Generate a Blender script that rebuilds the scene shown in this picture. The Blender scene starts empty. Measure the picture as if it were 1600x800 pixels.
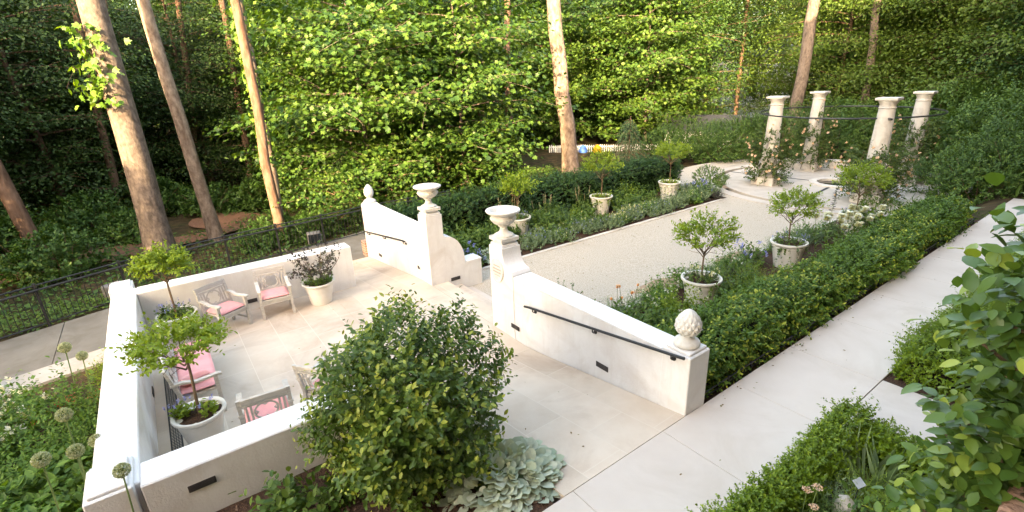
import bpy, bmesh, math, random
import numpy as np
from mathutils import Matrix, Vector

# ------------------------------------------------------------------ camera, world, sun, exposure
S = bpy.context.scene
COL = S.collection
F_PX, PITCH, ROLL, YAW, CAMZ = 767.38, .346139, -.0397415, .951155, 4.2
_f = np.array([-math.sin(YAW)*math.cos(PITCH), math.cos(YAW)*math.cos(PITCH), -math.sin(PITCH)])
_r0 = np.array([math.cos(YAW), math.sin(YAW), 0.]); _u0 = np.cross(_r0, _f)
_r = math.cos(ROLL)*_r0+math.sin(ROLL)*_u0; _u = -math.sin(ROLL)*_r0+math.cos(ROLL)*_u0
cam = bpy.data.cameras.new("camera"); cam.sensor_width = 36; cam.lens = F_PX/1600*36
cam.clip_start = .05; cam.clip_end = 2000
co = bpy.data.objects.new("camera", cam); COL.objects.link(co)
co.matrix_world = Matrix(((_r[0], _u[0], -_f[0], 0), (_r[1], _u[1], -_f[1], 0), (_r[2], _u[2], -_f[2], CAMZ), (0, 0, 0, 1)))
S.camera = co

SUN_EL = math.radians(21); SUN_H = (.60, -.80)
W = bpy.data.worlds.new("World"); S.world = W; W.use_nodes = True
nt = W.node_tree
sky = nt.nodes.new('ShaderNodeTexSky'); sky.sky_type = 'NISHITA'; sky.sun_disc = False
sky.sun_elevation = SUN_EL; sky.sun_rotation = math.atan2(SUN_H[0], SUN_H[1]); sky.air_density = 1.0; sky.dust_density = 2.5; sky.ozone_density = .6
bg = nt.nodes['Background']; nt.links.new(sky.outputs[0], bg.inputs[0]); bg.inputs[1].default_value = .15
sl = bpy.data.lights.new("sun", 'SUN'); sl.energy = 2.0; sl.angle = math.radians(.55); sl.color = (1, .84, .60)
so = bpy.data.objects.new("sun", sl); COL.objects.link(so)
_d = Vector((SUN_H[0]*math.cos(SUN_EL), SUN_H[1]*math.cos(SUN_EL), math.sin(SUN_EL)))
so.rotation_euler = _d.to_track_quat('Z', 'Y').to_euler()
vs = S.view_settings; vs.view_transform = 'Standard'; vs.look = 'None'; vs.gamma = 1; vs.use_curve_mapping = False
vs.exposure = 3.66
vs.use_white_balance = True; vs.white_balance_temperature = 8700; vs.white_balance_tint = 10
S.cycles.max_bounces = 6; S.cycles.diffuse_bounces = 3; S.cycles.glossy_bounces = 2; S.cycles.transmission_bounces = 3
S.cycles.transparent_max_bounces = 6; S.cycles.use_denoising = True; S.cycles.caustics_reflective = False; S.cycles.caustics_refractive = False

rng = np.random.default_rng(11)
R = random.Random(5)
PI = math.pi

def at(x, y, z):
    """photo pixel -> the point of the height z it shows (a surveying aid)"""
    d = _f+(x-800)/F_PX*_r-(y-400)/F_PX*_u
    t = (z-CAMZ)/d[2]
    return (d[0]*t, d[1]*t, z)
def far(x, y, D):
    d = _f+(x-800)/F_PX*_r-(y-400)/F_PX*_u
    t = D/math.hypot(d[0], d[1])
    return (d[0]*t, d[1]*t, CAMZ+d[2]*t)

# ------------------------------------------------------------------ materials
def mat(name, col, rough=.7, col2=None, scale=4, detail=5, bump=0, bscale=30, spec=.4, contrast=(.35, .65), metal=0, col3=None, scale3=.7, stretch=None):
    m = bpy.data.materials.new(name); m.use_nodes = True
    n = m.node_tree; b = n.nodes['Principled BSDF']
    b.inputs['Roughness'].default_value = rough; b.inputs['Metallic'].default_value = metal
    b.inputs['Specular IOR Level'].default_value = spec
    b.inputs['Base Color'].default_value = (*col, 1)
    tc = n.nodes.new('ShaderNodeTexCoord')
    src = tc.outputs['Object']
    if stretch:
        mp = n.nodes.new('ShaderNodeMapping'); mp.inputs['Scale'].default_value = stretch
        n.links.new(src, mp.inputs[0]); src = mp.outputs[0]
    if col2 is not None:
        nz = n.nodes.new('ShaderNodeTexNoise'); nz.inputs['Scale'].default_value = scale; nz.inputs['Detail'].default_value = detail
        nz.inputs['Roughness'].default_value = .62
        n.links.new(src, nz.inputs['Vector'])
        cr = n.nodes.new('ShaderNodeValToRGB'); cr.color_ramp.elements[0].position = contrast[0]; cr.color_ramp.elements[1].position = contrast[1]
        cr.color_ramp.elements[0].color = (*col, 1); cr.color_ramp.elements[1].color = (*col2, 1)
        n.links.new(nz.outputs[0], cr.inputs[0]); out = cr.outputs[0]
        if col3 is not None:
            n3 = n.nodes.new('ShaderNodeTexNoise'); n3.inputs['Scale'].default_value = scale3; n3.inputs['Detail'].default_value = 7; n3.inputs['Roughness'].default_value = .65
            n3.inputs['Distortion'].default_value = .8
            n.links.new(src, n3.inputs['Vector'])
            c3 = n.nodes.new('ShaderNodeValToRGB'); c3.color_ramp.elements[0].position = .5; c3.color_ramp.elements[1].position = .72
            n.links.new(n3.outputs[0], c3.inputs[0])
            mx = n.nodes.new('ShaderNodeMixRGB'); n.links.new(c3.outputs[0], mx.inputs[0]); n.links.new(out, mx.inputs[1]); mx.inputs[2].default_value = (*col3, 1)
            out = mx.outputs[0]
        n.links.new(out, b.inputs['Base Color'])
    if bump:
        nb = n.nodes.new('ShaderNodeTexNoise'); nb.inputs['Scale'].default_value = bscale; nb.inputs['Detail'].default_value = 5
        n.links.new(src, nb.inputs['Vector'])
        bp = n.nodes.new('ShaderNodeBump'); bp.inputs['Strength'].default_value = bump; bp.inputs['Distance'].default_value = .02
        n.links.new(nb.outputs[0], bp.inputs['Height']); n.links.new(bp.outputs[0], b.inputs['Normal'])
    return m

def leafmat(name, cols, rough=.5, trans=.3, spec=.35):
    m = bpy.data.materials.new(name); m.use_nodes = True
    n = m.node_tree; b = n.nodes['Principled BSDF']; out = n.nodes['Material Output']
    a = n.nodes.new('ShaderNodeAttribute'); a.attribute_name = 'shade_of_leaf'
    cr = n.nodes.new('ShaderNodeValToRGB'); e = cr.color_ramp.elements
    while len(e) < len(cols): e.new(.5)
    for i, c in enumerate(cols):
        e[i].position = i/(len(cols)-1); e[i].color = (*c, 1)
    n.links.new(a.outputs['Fac'], cr.inputs[0]); n.links.new(cr.outputs[0], b.inputs['Base Color'])
    b.inputs['Roughness'].default_value = rough; b.inputs['Specular IOR Level'].default_value = spec
    if trans:
        t = n.nodes.new('ShaderNodeBsdfTranslucent')
        hs = n.nodes.new('ShaderNodeMixRGB'); hs.blend_type = 'MULTIPLY'; hs.inputs[0].default_value = 1; hs.inputs[2].default_value = (1.5, 1.35, .5, 1)
        n.links.new(cr.outputs[0], hs.inputs[1]); n.links.new(hs.outputs[0], t.inputs[0])
        mx = n.nodes.new('ShaderNodeMixShader'); mx.inputs[0].default_value = trans
        n.links.new(b.outputs[0], mx.inputs[1]); n.links.new(t.outputs[0], mx.inputs[2]); n.links.new(mx.outputs[0], out.inputs[0])
    return m

M = {}
M['stucco'] = mat('white_stucco', (.70, .675, .66), .75, (.77, .755, .74), 2.2, 8, .25, 45, .25, col3=(.64, .595, .56), scale3=1.3)
def streaks(m, col, amount=.5):
    n = m.node_tree; b = n.nodes['Principled BSDF']; old = b.inputs['Base Color'].links[0].from_socket
    g = n.nodes.new('ShaderNodeNewGeometry'); mp = n.nodes.new('ShaderNodeMapping'); mp.inputs['Scale'].default_value = (5.5, 5.5, .5); n.links.new(g.outputs['Position'], mp.inputs[0])
    nz = n.nodes.new('ShaderNodeTexNoise'); nz.inputs['Scale'].default_value = 1.4; nz.inputs['Detail'].default_value = 9; nz.inputs['Roughness'].default_value = .7; n.links.new(mp.outputs[0], nz.inputs['Vector'])
    cr = n.nodes.new('ShaderNodeValToRGB'); cr.color_ramp.elements[0].position = .52; cr.color_ramp.elements[1].position = .78; cr.color_ramp.elements[1].color = (amount, amount, amount, 1); n.links.new(nz.outputs[0], cr.inputs[0])
    mx = n.nodes.new('ShaderNodeMixRGB'); n.links.new(cr.outputs[0], mx.inputs[0]); n.links.new(old, mx.inputs[1]); mx.inputs[2].default_value = (*col, 1); n.links.new(mx.outputs[0], b.inputs['Base Color'])
streaks(M['stucco'], (.55, .50, .46), .4)
M['cap'] = mat('white_coping', (.76, .75, .74), .7, (.70, .69, .68), 3, 7, .12, 60, .3)
M['cast'] = mat('cast_stone', (.70, .67, .62), .7, (.62, .59, .54), 5, 7, .2, 60, .3, col3=(.52, .48, .42), scale3=6)
M['column'] = mat('limestone_column', (.58, .52, .46), .8, (.66, .61, .55), 3, 8, .3, 40, .25, col3=(.46, .40, .34), scale3=2.2)
M['island'] = mat('worn_paving_stone', (.47, .41, .35), .85, (.54, .48, .42), 2, 8, .2, 60, .2, col3=(.40, .34, .28), scale3=1.1)
M['concrete'] = mat('pale_concrete', (.565, .485, .42), .8, (.605, .53, .465), 1.1, 8, .12, 90, .3, col3=(.52, .44, .37), scale3=.8)
M['walk'] = mat('grey_concrete', (.17, .15, .125), .85, (.22, .20, .17), 1.3, 8, .15, 90, .3, col3=(.14, .12, .095), scale3=.9)
M['gravel'] = mat('pea_gravel', (.36, .295, .225), .9, (.555, .48, .395), 34, 3, .8, 60, .2, (.34, .62), col3=(.43, .36, .285), scale3=.35)
M['tanearth'] = mat('tan_fines', (.33, .225, .15), .95, (.40, .28, .19), 30, 4, .5, 70, .1)
M['mulch'] = mat('bark_mulch', (.035, .022, .016), .95, (.14, .075, .048), 38, 6, 1.0, 60, .15, (.35, .75))
M['soil'] = mat('forest_floor', (.030, .026, .014), .95, (.10, .065, .035), 2.2, 8, .8, 25, .1, col3=(.025, .05, .012), scale3=.5)
M['mulchpath'] = mat('red_mulch', (.15, .075, .05), .95, (.22, .12, .08), 18, 5, .8, 40, .1)
M['potmat'] = mat('glazed_white_pot', (.76, .73, .68), .5, (.70, .66, .60), 6, 5, .08, 40, .4)
M['teak'] = mat('weathered_teak', (.44, .41, .37), .8, (.56, .53, .49), 9, 5, .3, 60, .2, stretch=(1, 1, 6))
M['pink'] = mat('pink_canvas', (.76, .33, .33), .9, (.83, .40, .39), 3, 4, .25, 260, .15)
M['pinkedge'] = mat('dark_piping', (.10, .035, .045), .9)
M['black'] = mat('black_iron', (.012, .013, .014), .45, (.022, .022, .024), 8, 4, .1, 50, .5)
M['bronze'] = mat('dark_bronze', (.045, .038, .036), .5, (.07, .06, .056), 12, 4, .1, 60, .5, metal=.4)
M['grate'] = mat('iron_grate', (.02, .022, .024), .6)
M['brick'] = None
M['bark'] = mat('tulip_bark', (.105, .08, .066), .9, (.21, .165, .14), 9, 9, 1.0, 14, .1, stretch=(1, 1, .6), col3=(.055, .045, .038), scale3=2.6)
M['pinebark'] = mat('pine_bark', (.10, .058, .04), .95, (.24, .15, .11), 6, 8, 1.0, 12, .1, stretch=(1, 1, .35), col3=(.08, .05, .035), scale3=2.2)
M['twig'] = mat('brown_twig', (.13, .085, .055), .9, (.20, .14, .09), 10, 4, .4, 30, .15)
M['stem'] = mat('green_stem', (.10, .16, .045), .7, (.15, .21, .07), 6, 3)
M['water'] = mat('dark_water', (.012, .016, .014), .04, spec=.6)
M['slate'] = mat('dark_channel', (.02, .02, .022), .6)
M['paintwhite'] = mat('white_paint', (.78, .77, .74), .6, (.70, .69, .66), 3, 4)
M['roof'] = mat('grey_shingles', (.05, .05, .055), .9, (.08, .08, .085), 30, 4, .6, 40)
M['blue'] = mat('blue_plastic', (.04, .12, .42), .5); M['yellow'] = mat('yellow_plastic', (.75, .42, .02), .5)
M['greyplastic'] = mat('grey_plastic', (.13, .125, .125), .6, (.16, .155, .15), 4, 3)
M['labelgrey'] = mat('engraved_plate', (.24, .24, .24), .5); M['white'] = mat('white_plastic', (.75, .75, .75), .5)
M['glass'] = mat('window_glass', (.02, .025, .03), .05, spec=.7)

def brickmat(name, scale=1.0):
    m = bpy.data.materials.new(name); m.use_nodes = True; n = m.node_tree; b = n.nodes['Principled BSDF']
    tc = n.nodes.new('ShaderNodeTexCoord'); mp = n.nodes.new('ShaderNodeMapping')
    n.links.new(tc.outputs['UV'], mp.inputs[0])
    bt = n.nodes.new('ShaderNodeTexBrick'); bt.inputs['Scale'].default_value = scale
    bt.inputs['Color1'].default_value = (.36, .17, .105, 1); bt.inputs['Color2'].default_value = (.47, .28, .19, 1); bt.inputs['Mortar'].default_value = (.55, .50, .44, 1)
    bt.inputs['Mortar Size'].default_value = .007; bt.inputs['Brick Width'].default_value = .225; bt.inputs['Row Height'].default_value = .082
    n.links.new(mp.outputs[0], bt.inputs['Vector'])
    nz = n.nodes.new('ShaderNodeTexNoise'); nz.inputs['Scale'].default_value = 40; n.links.new(tc.outputs['Object'], nz.inputs['Vector'])
    mx = n.nodes.new('ShaderNodeMixRGB'); mx.blend_type = 'OVERLAY'; mx.inputs[0].default_value = .55
    n.links.new(bt.outputs[0], mx.inputs[1]); n.links.new(nz.outputs[0], mx.inputs[2]); n.links.new(mx.outputs[0], b.inputs['Base Color'])
    bp = n.nodes.new('ShaderNodeBump'); bp.inputs['Strength'].default_value = .8; bp.inputs['Distance'].default_value = .006; bp.invert = True
    n.links.new(bt.outputs['Fac'], bp.inputs['Height']); n.links.new(bp.outputs[0], b.inputs['Normal'])
    b.inputs['Roughness'].default_value = .9
    return m
M['brick'] = brickmat('red_brick')

def tilemat():
    m = mat('cream_limestone_paving', (.565, .46, .365), .75, (.63, .535, .44), 1.6, 9, .12, 70, .3, col3=(.46, .355, .28), scale3=.75)
    n = m.node_tree; b = n.nodes['Principled BSDF']
    old = b.inputs['Base Color'].links[0].from_socket
    tc = n.nodes['Texture Coordinate']
    mp = n.nodes.new('ShaderNodeMapping'); mp.inputs['Rotation'].default_value = (0, 0, 0)
    n.links.new(tc.outputs['Object'], mp.inputs[0])
    bt = n.nodes.new('ShaderNodeTexBrick'); bt.inputs['Scale'].default_value = 1; bt.inputs['Mortar Size'].default_value = .006
    bt.inputs['Brick Width'].default_value = 1.05; bt.inputs['Row Height'].default_value = .62; bt.inputs['Mortar Smooth'].default_value = .3
    bt.inputs['Color1'].default_value = (0, 0, 0, 1); bt.inputs['Color2'].default_value = (.0, .0, .0, 1); bt.inputs['Mortar'].default_value = (1, 1, 1, 1)
    n.links.new(mp.outputs[0], bt.inputs['Vector'])
    bt2 = n.nodes.new('ShaderNodeTexBrick'); bt2.inputs['Scale'].default_value = 1; bt2.inputs['Mortar Size'].default_value = 0
    bt2.inputs['Brick Width'].default_value = 1.05; bt2.inputs['Row Height'].default_value = .62
    bt2.inputs['Color1'].default_value = (.90, .89, .88, 1); bt2.inputs['Color2'].default_value = (1.04, 1.035, 1.03, 1)
    n.links.new(mp.outputs[0], bt2.inputs['Vector'])
    mu = n.nodes.new('ShaderNodeMixRGB'); mu.blend_type = 'MULTIPLY'; mu.inputs[0].default_value = 1
    n.links.new(old, mu.inputs[1]); n.links.new(bt2.outputs[0], mu.inputs[2])
    mx = n.nodes.new('ShaderNodeMixRGB'); n.links.new(bt.outputs['Fac'], mx.inputs[0]); n.links.new(mu.outputs[0], mx.inputs[1]); mx.inputs[2].default_value = (.635, .55, .455, 1)
    n.links.new(mx.outputs[0], b.inputs['Base Color'])
    return m
M['tile'] = tilemat()

M['maple'] = leafmat('maple_leaf', [(0.016, 0.052, 0.01), (0.038, 0.096, 0.015), (0.074, 0.148, 0.024), (0.125, 0.2, 0.038)], .5, .35)
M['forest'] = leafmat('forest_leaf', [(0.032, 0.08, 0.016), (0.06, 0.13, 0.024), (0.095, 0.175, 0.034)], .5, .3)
M['deep'] = leafmat('shaded_forest_leaf', [(0.018, 0.044, 0.01), (0.034, 0.074, 0.014), (0.055, 0.1, 0.02)], .55, .25)  # darker leaf: shade of the left woods is partly in this colour
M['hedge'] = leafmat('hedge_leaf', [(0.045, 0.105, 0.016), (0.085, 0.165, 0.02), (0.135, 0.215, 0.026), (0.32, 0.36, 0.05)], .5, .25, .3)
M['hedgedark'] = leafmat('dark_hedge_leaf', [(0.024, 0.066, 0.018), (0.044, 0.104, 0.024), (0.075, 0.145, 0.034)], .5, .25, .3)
M['bush'] = leafmat('bush_leaf', [(0.036, 0.08, 0.012), (0.07, 0.132, 0.018), (0.13, 0.205, 0.026), (0.32, 0.36, 0.06)], .42, .25, .35)
M['box'] = leafmat('boxwood_leaf', [(0.085, 0.16, 0.012), (0.17, 0.26, 0.018), (0.28, 0.37, 0.038)], .45, .3)
M['lime'] = leafmat('lime_leaf', [(0.11, 0.19, 0.016), (0.18, 0.275, 0.025), (0.26, 0.34, 0.04)], .5, .38)
M['silver'] = leafmat('silver_leaf', [(0.32, 0.39, 0.29), (0.43, 0.49, 0.38), (0.55, 0.59, 0.48)], .8, .15, .1)
M['greygreen'] = leafmat('grey_green_leaf', [(0.1, 0.16, 0.075), (0.16, 0.23, 0.11), (0.25, 0.32, 0.17)], .6, .25)
M['bed'] = leafmat('bed_leaf', [(0.05, 0.11, 0.02), (0.09, 0.165, 0.03), (0.15, 0.23, 0.042)], .5, .3)
M['purple'] = leafmat('purple_leaf', [(.030, .022, .024), (.055, .042, .038), (.07, .085, .035)], .45, .2)
M['big'] = leafmat('camellia_leaf', [(0.045, 0.105, 0.022), (0.08, 0.155, 0.028), (0.14, 0.22, 0.036), (0.36, 0.42, 0.07)], .38, .25, .4)
M['conifer'] = leafmat('blue_conifer', [(.035, .085, .045), (.055, .115, .06), (.08, .15, .075)], .6, .2)
M['petalwhite'] = leafmat('white_petal', [(.7, .7, .6), (.8, .8, .74)], .6, .3)
M['petalcream'] = leafmat('cream_petal', [(.60, .58, .30), (.72, .70, .45)], .7, .3)
M['petalpink'] = leafmat('blush_petal', [(.65, .42, .30), (.75, .55, .42)], .6, .3)
M['petalblue'] = leafmat('blue_petal', [(.20, .22, .62), (.36, .38, .75)], .6, .3)
M['petalorange'] = leafmat('orange_petal', [(.80, .36, .10), (.85, .52, .22)], .6, .3)
M['petalcoral'] = leafmat('coral_petal', [(.62, .16, .08), (.70, .26, .12)], .6, .3)
M['petalmag'] = leafmat('magenta_petal', [(.32, .02, .10), (.42, .05, .15)], .6, .3)
M['lime2'] = leafmat('fresh_leaf', [(0.05, 0.125, 0.016), (0.09, 0.185, 0.026), (0.15, 0.26, 0.042)], .5, .3)
M['evergreen'] = leafmat('evergreen_leaf', [(0.034, 0.08, 0.018), (0.064, 0.13, 0.026), (0.105, 0.18, 0.034), (0.17, 0.23, 0.045)], .5, .25, .3)
M['rosefol'] = leafmat('rose_leaf', [(.04, .08, .02), (.07, .12, .03), (.12, .17, .045)], .5, .3)
M['pinesun'] = mat('sunlit_pine_bark', (.14, .10, .08), .95, (.33, .255, .205), 7, 8, .8, 14, .1, stretch=(1, 1, .5), col3=(.11, .07, .05), scale3=2.4)  # pine bark lightened: sunlight on the trunks is put into the colour
M['allium'] = leafmat('allium_seed', [(.30, .35, .20), (.44, .48, .30), (.55, .55, .40)], .8, .2)
M['rust'] = leafmat('rusty_plume', [(.22, .11, .06), (.33, .19, .12)], .8, .2)

# ------------------------------------------------------------------ mesh helpers
class MB:
    def __init__(s): s.v = []; s.f = []; s.n = 0; s.at = []; s.uv = None
    def add(s, V, Fc, rnd=None):
        V = np.asarray(V, float).reshape(-1, 3)
        s.v.append(V); s.f.extend([tuple(int(i)+s.n for i in q) for q in Fc])
        s.at.append(np.full(len(V), .5) if rnd is None else np.asarray(rnd, float)); s.n += len(V); return s
    def box(s, x0, x1, y0, y1, z0, z1, b=.008, Mx=None):
        x0, x1 = min(x0, x1), max(x0, x1); y0, y1 = min(y0, y1), max(y0, y1); z0, z1 = min(z0, z1), max(z0, z1)
        b = min(b, (x1-x0)*.45, (y1-y0)*.45, (z1-z0)*.45)
        P = []
        for sx in (0, 1):
            for sy in (0, 1):
                for sz in (0, 1):
                    c = [(x0, x1)[sx], (y0, y1)[sy], (z0, z1)[sz]]; g = [b*(1-2*sx), b*(1-2*sy), b*(1-2*sz)]
                    for k in range(3):
                        q = [c[i]+(g[i] if i != k else 0) for i in range(3)]; P.append(q)
        return s.hull(P, Mx)
    def hull(s, P, Mx=None):
        bm = bmesh.new()
        for p in P: bm.verts.new(p)
        bmesh.ops.convex_hull(bm, input=bm.verts)
        bmesh.ops.dissolve_limit(bm, angle_limit=.01, verts=bm.verts, edges=bm.edges)
        bm.verts.index_update()
        V = np.array([v.co[:] for v in bm.verts]); Fc = [[v.index for v in f.verts] for f in bm.faces]; bm.free()
        if Mx is not None: V = np.array([(Mx @ Vector(p))[:] for p in V])
        return s.add(V, Fc)
    def tube(s, pts, rad, n=8, cap=True, flat=1.0):
        pts = np.asarray(pts, float); k = len(pts)
        rad = np.full(k, rad) if np.isscalar(rad) else np.asarray(rad, float)
        T = np.gradient(pts, axis=0); T /= np.linalg.norm(T, axis=1)[:, None]+1e-12
        up = np.array([0, 0, 1.]) if abs(T[0][2]) < .9 else np.array([1., 0, 0])
        V = []
        for i in range(k):
            a = np.cross(up, T[i]); a /= np.linalg.norm(a)+1e-9; c = np.cross(T[i], a); up = c
            th = np.arange(n)*2*PI/n
            V.append(pts[i]+rad[i]*(np.cos(th)[:, None]*a+flat*np.sin(th)[:, None]*c))
        Fc = [(i*n+j, i*n+(j+1) % n, (i+1)*n+(j+1) % n, (i+1)*n+j) for i in range(k-1) for j in range(n)]
        if cap: Fc += [tuple(range(n-1, -1, -1)), tuple((k-1)*n+j for j in range(n))]
        return s.add(np.concatenate(V), Fc)
    def lathe(s, prof, n=40, loc=(0, 0, 0), mod=None):
        """prof: (r, z) from bottom to top; mod(i, theta) scales r"""
        k = len(prof); th = np.arange(n)*2*PI/n; V = []
        for i, (r, z) in enumerate(prof):
            rr = r*np.ones(n) if mod is None else r*mod(i, th)
            V.append(np.stack([rr*np.cos(th)+loc[0], rr*np.sin(th)+loc[1], np.full(n, z+loc[2])], 1))
        Fc = [(i*n+j, i*n+(j+1) % n, (i+1)*n+(j+1) % n, (i+1)*n+j) for i in range(k-1) for j in range(n)]
        Fc += [tuple(range(n-1, -1, -1)), tuple((k-1)*n+j for j in range(n))]
        return s.add(np.concatenate(V), Fc)
    def prism(s, poly, axis, a, b):
        """poly: 2D outline in the two other axes; extruded along axis from a to b"""
        o = [i for i in range(3) if i != axis]; V = []
        for t in (a, b):
            for p in poly:
                q = [0, 0, 0]; q[axis] = t; q[o[0]] = p[0]; q[o[1]] = p[1]; V.append(q)
        n = len(poly)
        Fc = [tuple(range(n)), tuple(range(2*n-1, n-1, -1))]+[(i, n+i, n+(i+1) % n, (i+1) % n) for i in range(n)]
        return s.add(V, Fc)
    def build(s, name, material, parent=None, smooth=False, uvbox=False, loc=None, attr=True):
        me = bpy.data.meshes.new(name)
        V = np.concatenate(s.v) if s.v else np.zeros((0, 3))
        me.from_pydata([tuple(p) for p in V], [], s.f); me.update()
        bm = bmesh.new(); bm.from_mesh(me); bmesh.ops.recalc_face_normals(bm, faces=bm.faces)
        if uvbox:
            uv = bm.loops.layers.uv.new('UVMap')
            for f in bm.faces:
                nn = f.normal; ax = max(range(3), key=lambda i: abs(nn[i]))
                for l in f.loops:
                    c = l.vert.co
                    l[uv].uv = (c.y, c.z) if ax == 0 else ((c.x, c.z) if ax == 1 else (c.y*1.0, c.x))
        bm.to_mesh(me); bm.free()
        if smooth:
            me.polygons.foreach_set('use_smooth', [True]*len(me.polygons))
            try: me.set_sharp_from_angle(angle=math.radians(40))
            except Exception: pass
        me.materials.append(material)
        o = bpy.data.objects.new(name, me); COL.objects.link(o)
        if parent is not None: o.parent = parent
        if loc is not None: o.location = loc
        return o

def thing(name, label, cat, loc=(0, 0, 0), rz=0, group=None):
    o = bpy.data.objects.new(name, None); COL.objects.link(o); o.location = loc; o.rotation_euler = (0, 0, rz); o.empty_display_size = .1
    return tag(o, label, cat, group)
def tag(o, label, cat, group=None):
    o['label'] = label; o['category'] = cat
    if group: o['group'] = group
    return o
def struct(o): o['kind'] = 'structure'; return o
def stuff(o, label=None, cat=None):
    o['kind'] = 'stuff'
    if label: o['label'] = label; o['category'] = cat
    return o
def kids(o): return [c for c in bpy.data.objects if c.parent == o]
def copy_tree(o, parent=None):
    c = o.copy(); COL.objects.link(c); c.parent = parent
    for ch in o.children: copy_tree(ch, c)
    return c

# ------------------------------------------------------------------ leaves
def _tpl(v, f): return np.array(v, float), f
OVAL = _tpl([(0, 0, 0), (-.24, .30, .07), (-.22, .68, .05), (0, 1, -.04), (.22, .68, .05), (.24, .30, .07)], [(0, 3, 2, 1), (0, 5, 4, 3)])
DIAM = _tpl([(0, 0, 0), (-.26, .45, .05), (0, 1, 0), (.26, .45, .05)], [(0, 2, 1), (0, 3, 2)])
CARD = _tpl([(0, 0, 0), (-.36, .35, .06), (-.22, .85, .0), (.1, 1.05, -.05), (.38, .6, .04)], [(0, 4, 3, 2, 1)])
BLADE = _tpl([(-.03, 0, 0), (.03, 0, 0), (.035, .5, .06), (-.035, .5, .06), (0, 1, -.02)], [(0, 1, 2, 3), (3, 2, 4)])
NEEDLE = _tpl([(-.05, 0, 0), (.05, 0, 0), (0, 1, 0)], [(0, 1, 2)])
MAPLE = _tpl([(0, 0, 0), (-.22, .02, .03), (-.52, .18, .06), (-.34, .40, .05), (-.46, .74, .03), (-.15, .66, .02), (0, 1, -.06),
              (.15, .66, .02), (.46, .74, .03), (.34, .40, .05), (.52, .18, .06), (.22, .02, .03)], [(0, 6, 5, 4, 3, 2, 1), (0, 11, 10, 9, 8, 7, 6)])
BROAD = _tpl([(0, 0, 0), (-.16, .2, .05), (-.25, .52, .06), (-.16, .84, .0), (0, 1, -.09), (.16, .84, .0), (.25, .52, .06), (.16, .2, .05), (0, .5, -.0), (0, .82, -.04)],
            [(0, 8, 2, 1), (8, 9, 3, 2), (9, 4, 3), (0, 7, 6, 8), (8, 6, 5, 9), (9, 5, 4)])
LONG = _tpl([(0, 0, 0), (-.17, .22, .05), (-.22, .5, .05), (-.13, .8, .0), (0, 1, -.10), (.13, .8, .0), (.22, .5, .05), (.17, .22, .05), (0, .5, -.0)],
            [(0, 8, 2, 1), (8, 4, 3, 2), (0, 7, 6, 8), (8, 6, 5, 4)])

def leaves(name, P, D, N, size, tpl, material, rnd=None, parent=None, wid=1.0, loc=None):
    """one mesh of many leaves: base P, axis D, normal N (n,3 arrays)"""
    P = np.asarray(P, float); n = len(P); T, Fc = tpl
    D = D/(np.linalg.norm(D, axis=1)[:, None]+1e-9)
    Sd = np.cross(D, N); Sd /= (np.linalg.norm(Sd, axis=1)[:, None]+1e-9); N = np.cross(Sd, D)
    size = np.broadcast_to(np.asarray(size, float), (n,))
    V = P[:, None, :]+size[:, None, None]*(T[None, :, 0, None]*wid*Sd[:, None, :]+T[None, :, 1, None]*D[:, None, :]+T[None, :, 2, None]*N[:, None, :])
    m = len(T); V = V.reshape(-1, 3)
    lt = np.array([len(q) for q in Fc]); li = np.concatenate([np.array(q) for q in Fc])
    LI = (li[None, :]+m*np.arange(n)[:, None]).ravel(); LT = np.tile(lt, n); LS = np.concatenate([[0], np.cumsum(LT)[:-1]])
    me = bpy.data.meshes.new(name)
    me.vertices.add(len(V)); me.vertices.foreach_set('co', V.astype(np.float32).ravel())
    me.loops.add(len(LI)); me.loops.foreach_set('vertex_index', LI.astype(np.int32))
    me.polygons.add(len(LT)); me.polygons.foreach_set('loop_start', LS.astype(np.int32)); me.polygons.foreach_set('loop_total', LT.astype(np.int32))
    me.update(calc_edges=True)
    a = me.attributes.new('shade_of_leaf', 'FLOAT', 'POINT')
    if rnd is None: rnd = rng.random(n)
    a.data.foreach_set('value', np.repeat(np.clip(rnd, 0, 1), m).astype(np.float32))
    me.materials.append(material)
    o = bpy.data.objects.new(name, me); COL.objects.link(o)
    if parent is not None: o.parent = parent
    if loc is not None: o.location = loc
    return o

def unit(n):
    v = rng.normal(size=(n, 3)); return v/np.linalg.norm(v, axis=1)[:, None]
def lump(P, seed, k=9, freq=1.6):
    """smooth pseudo noise in -1..1 at points P"""
    g = np.random.default_rng(seed); K = g.normal(size=(k, 3))*freq; ph = g.random(k)*2*PI
    return np.sin(P@K.T+ph).mean(1)*1.8

def twigs(base, dirs, ln, per, spread, out=.55):
    """leaf bases along twigs: returns P, D, N, t(0..1 along the twig), idx"""
    n = len(base)
    t = np.tile((np.arange(per)+.6)/per, n)+rng.normal(size=n*per)*.04
    idx = np.repeat(np.arange(n), per); d = dirs[idx]; L = np.broadcast_to(ln, (n,))[idx]
    P = base[idx]+d*(t*L)[:, None]
    side = unit(n*per); side -= (side*d).sum(1)[:, None]*d; side /= np.linalg.norm(side, axis=1)[:, None]+1e-9
    D = d*out+side*spread; N = d*.8-side*.3+np.array([0, 0, .7])+unit(n*per)*.35
    return P, D, N, t, idx

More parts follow.
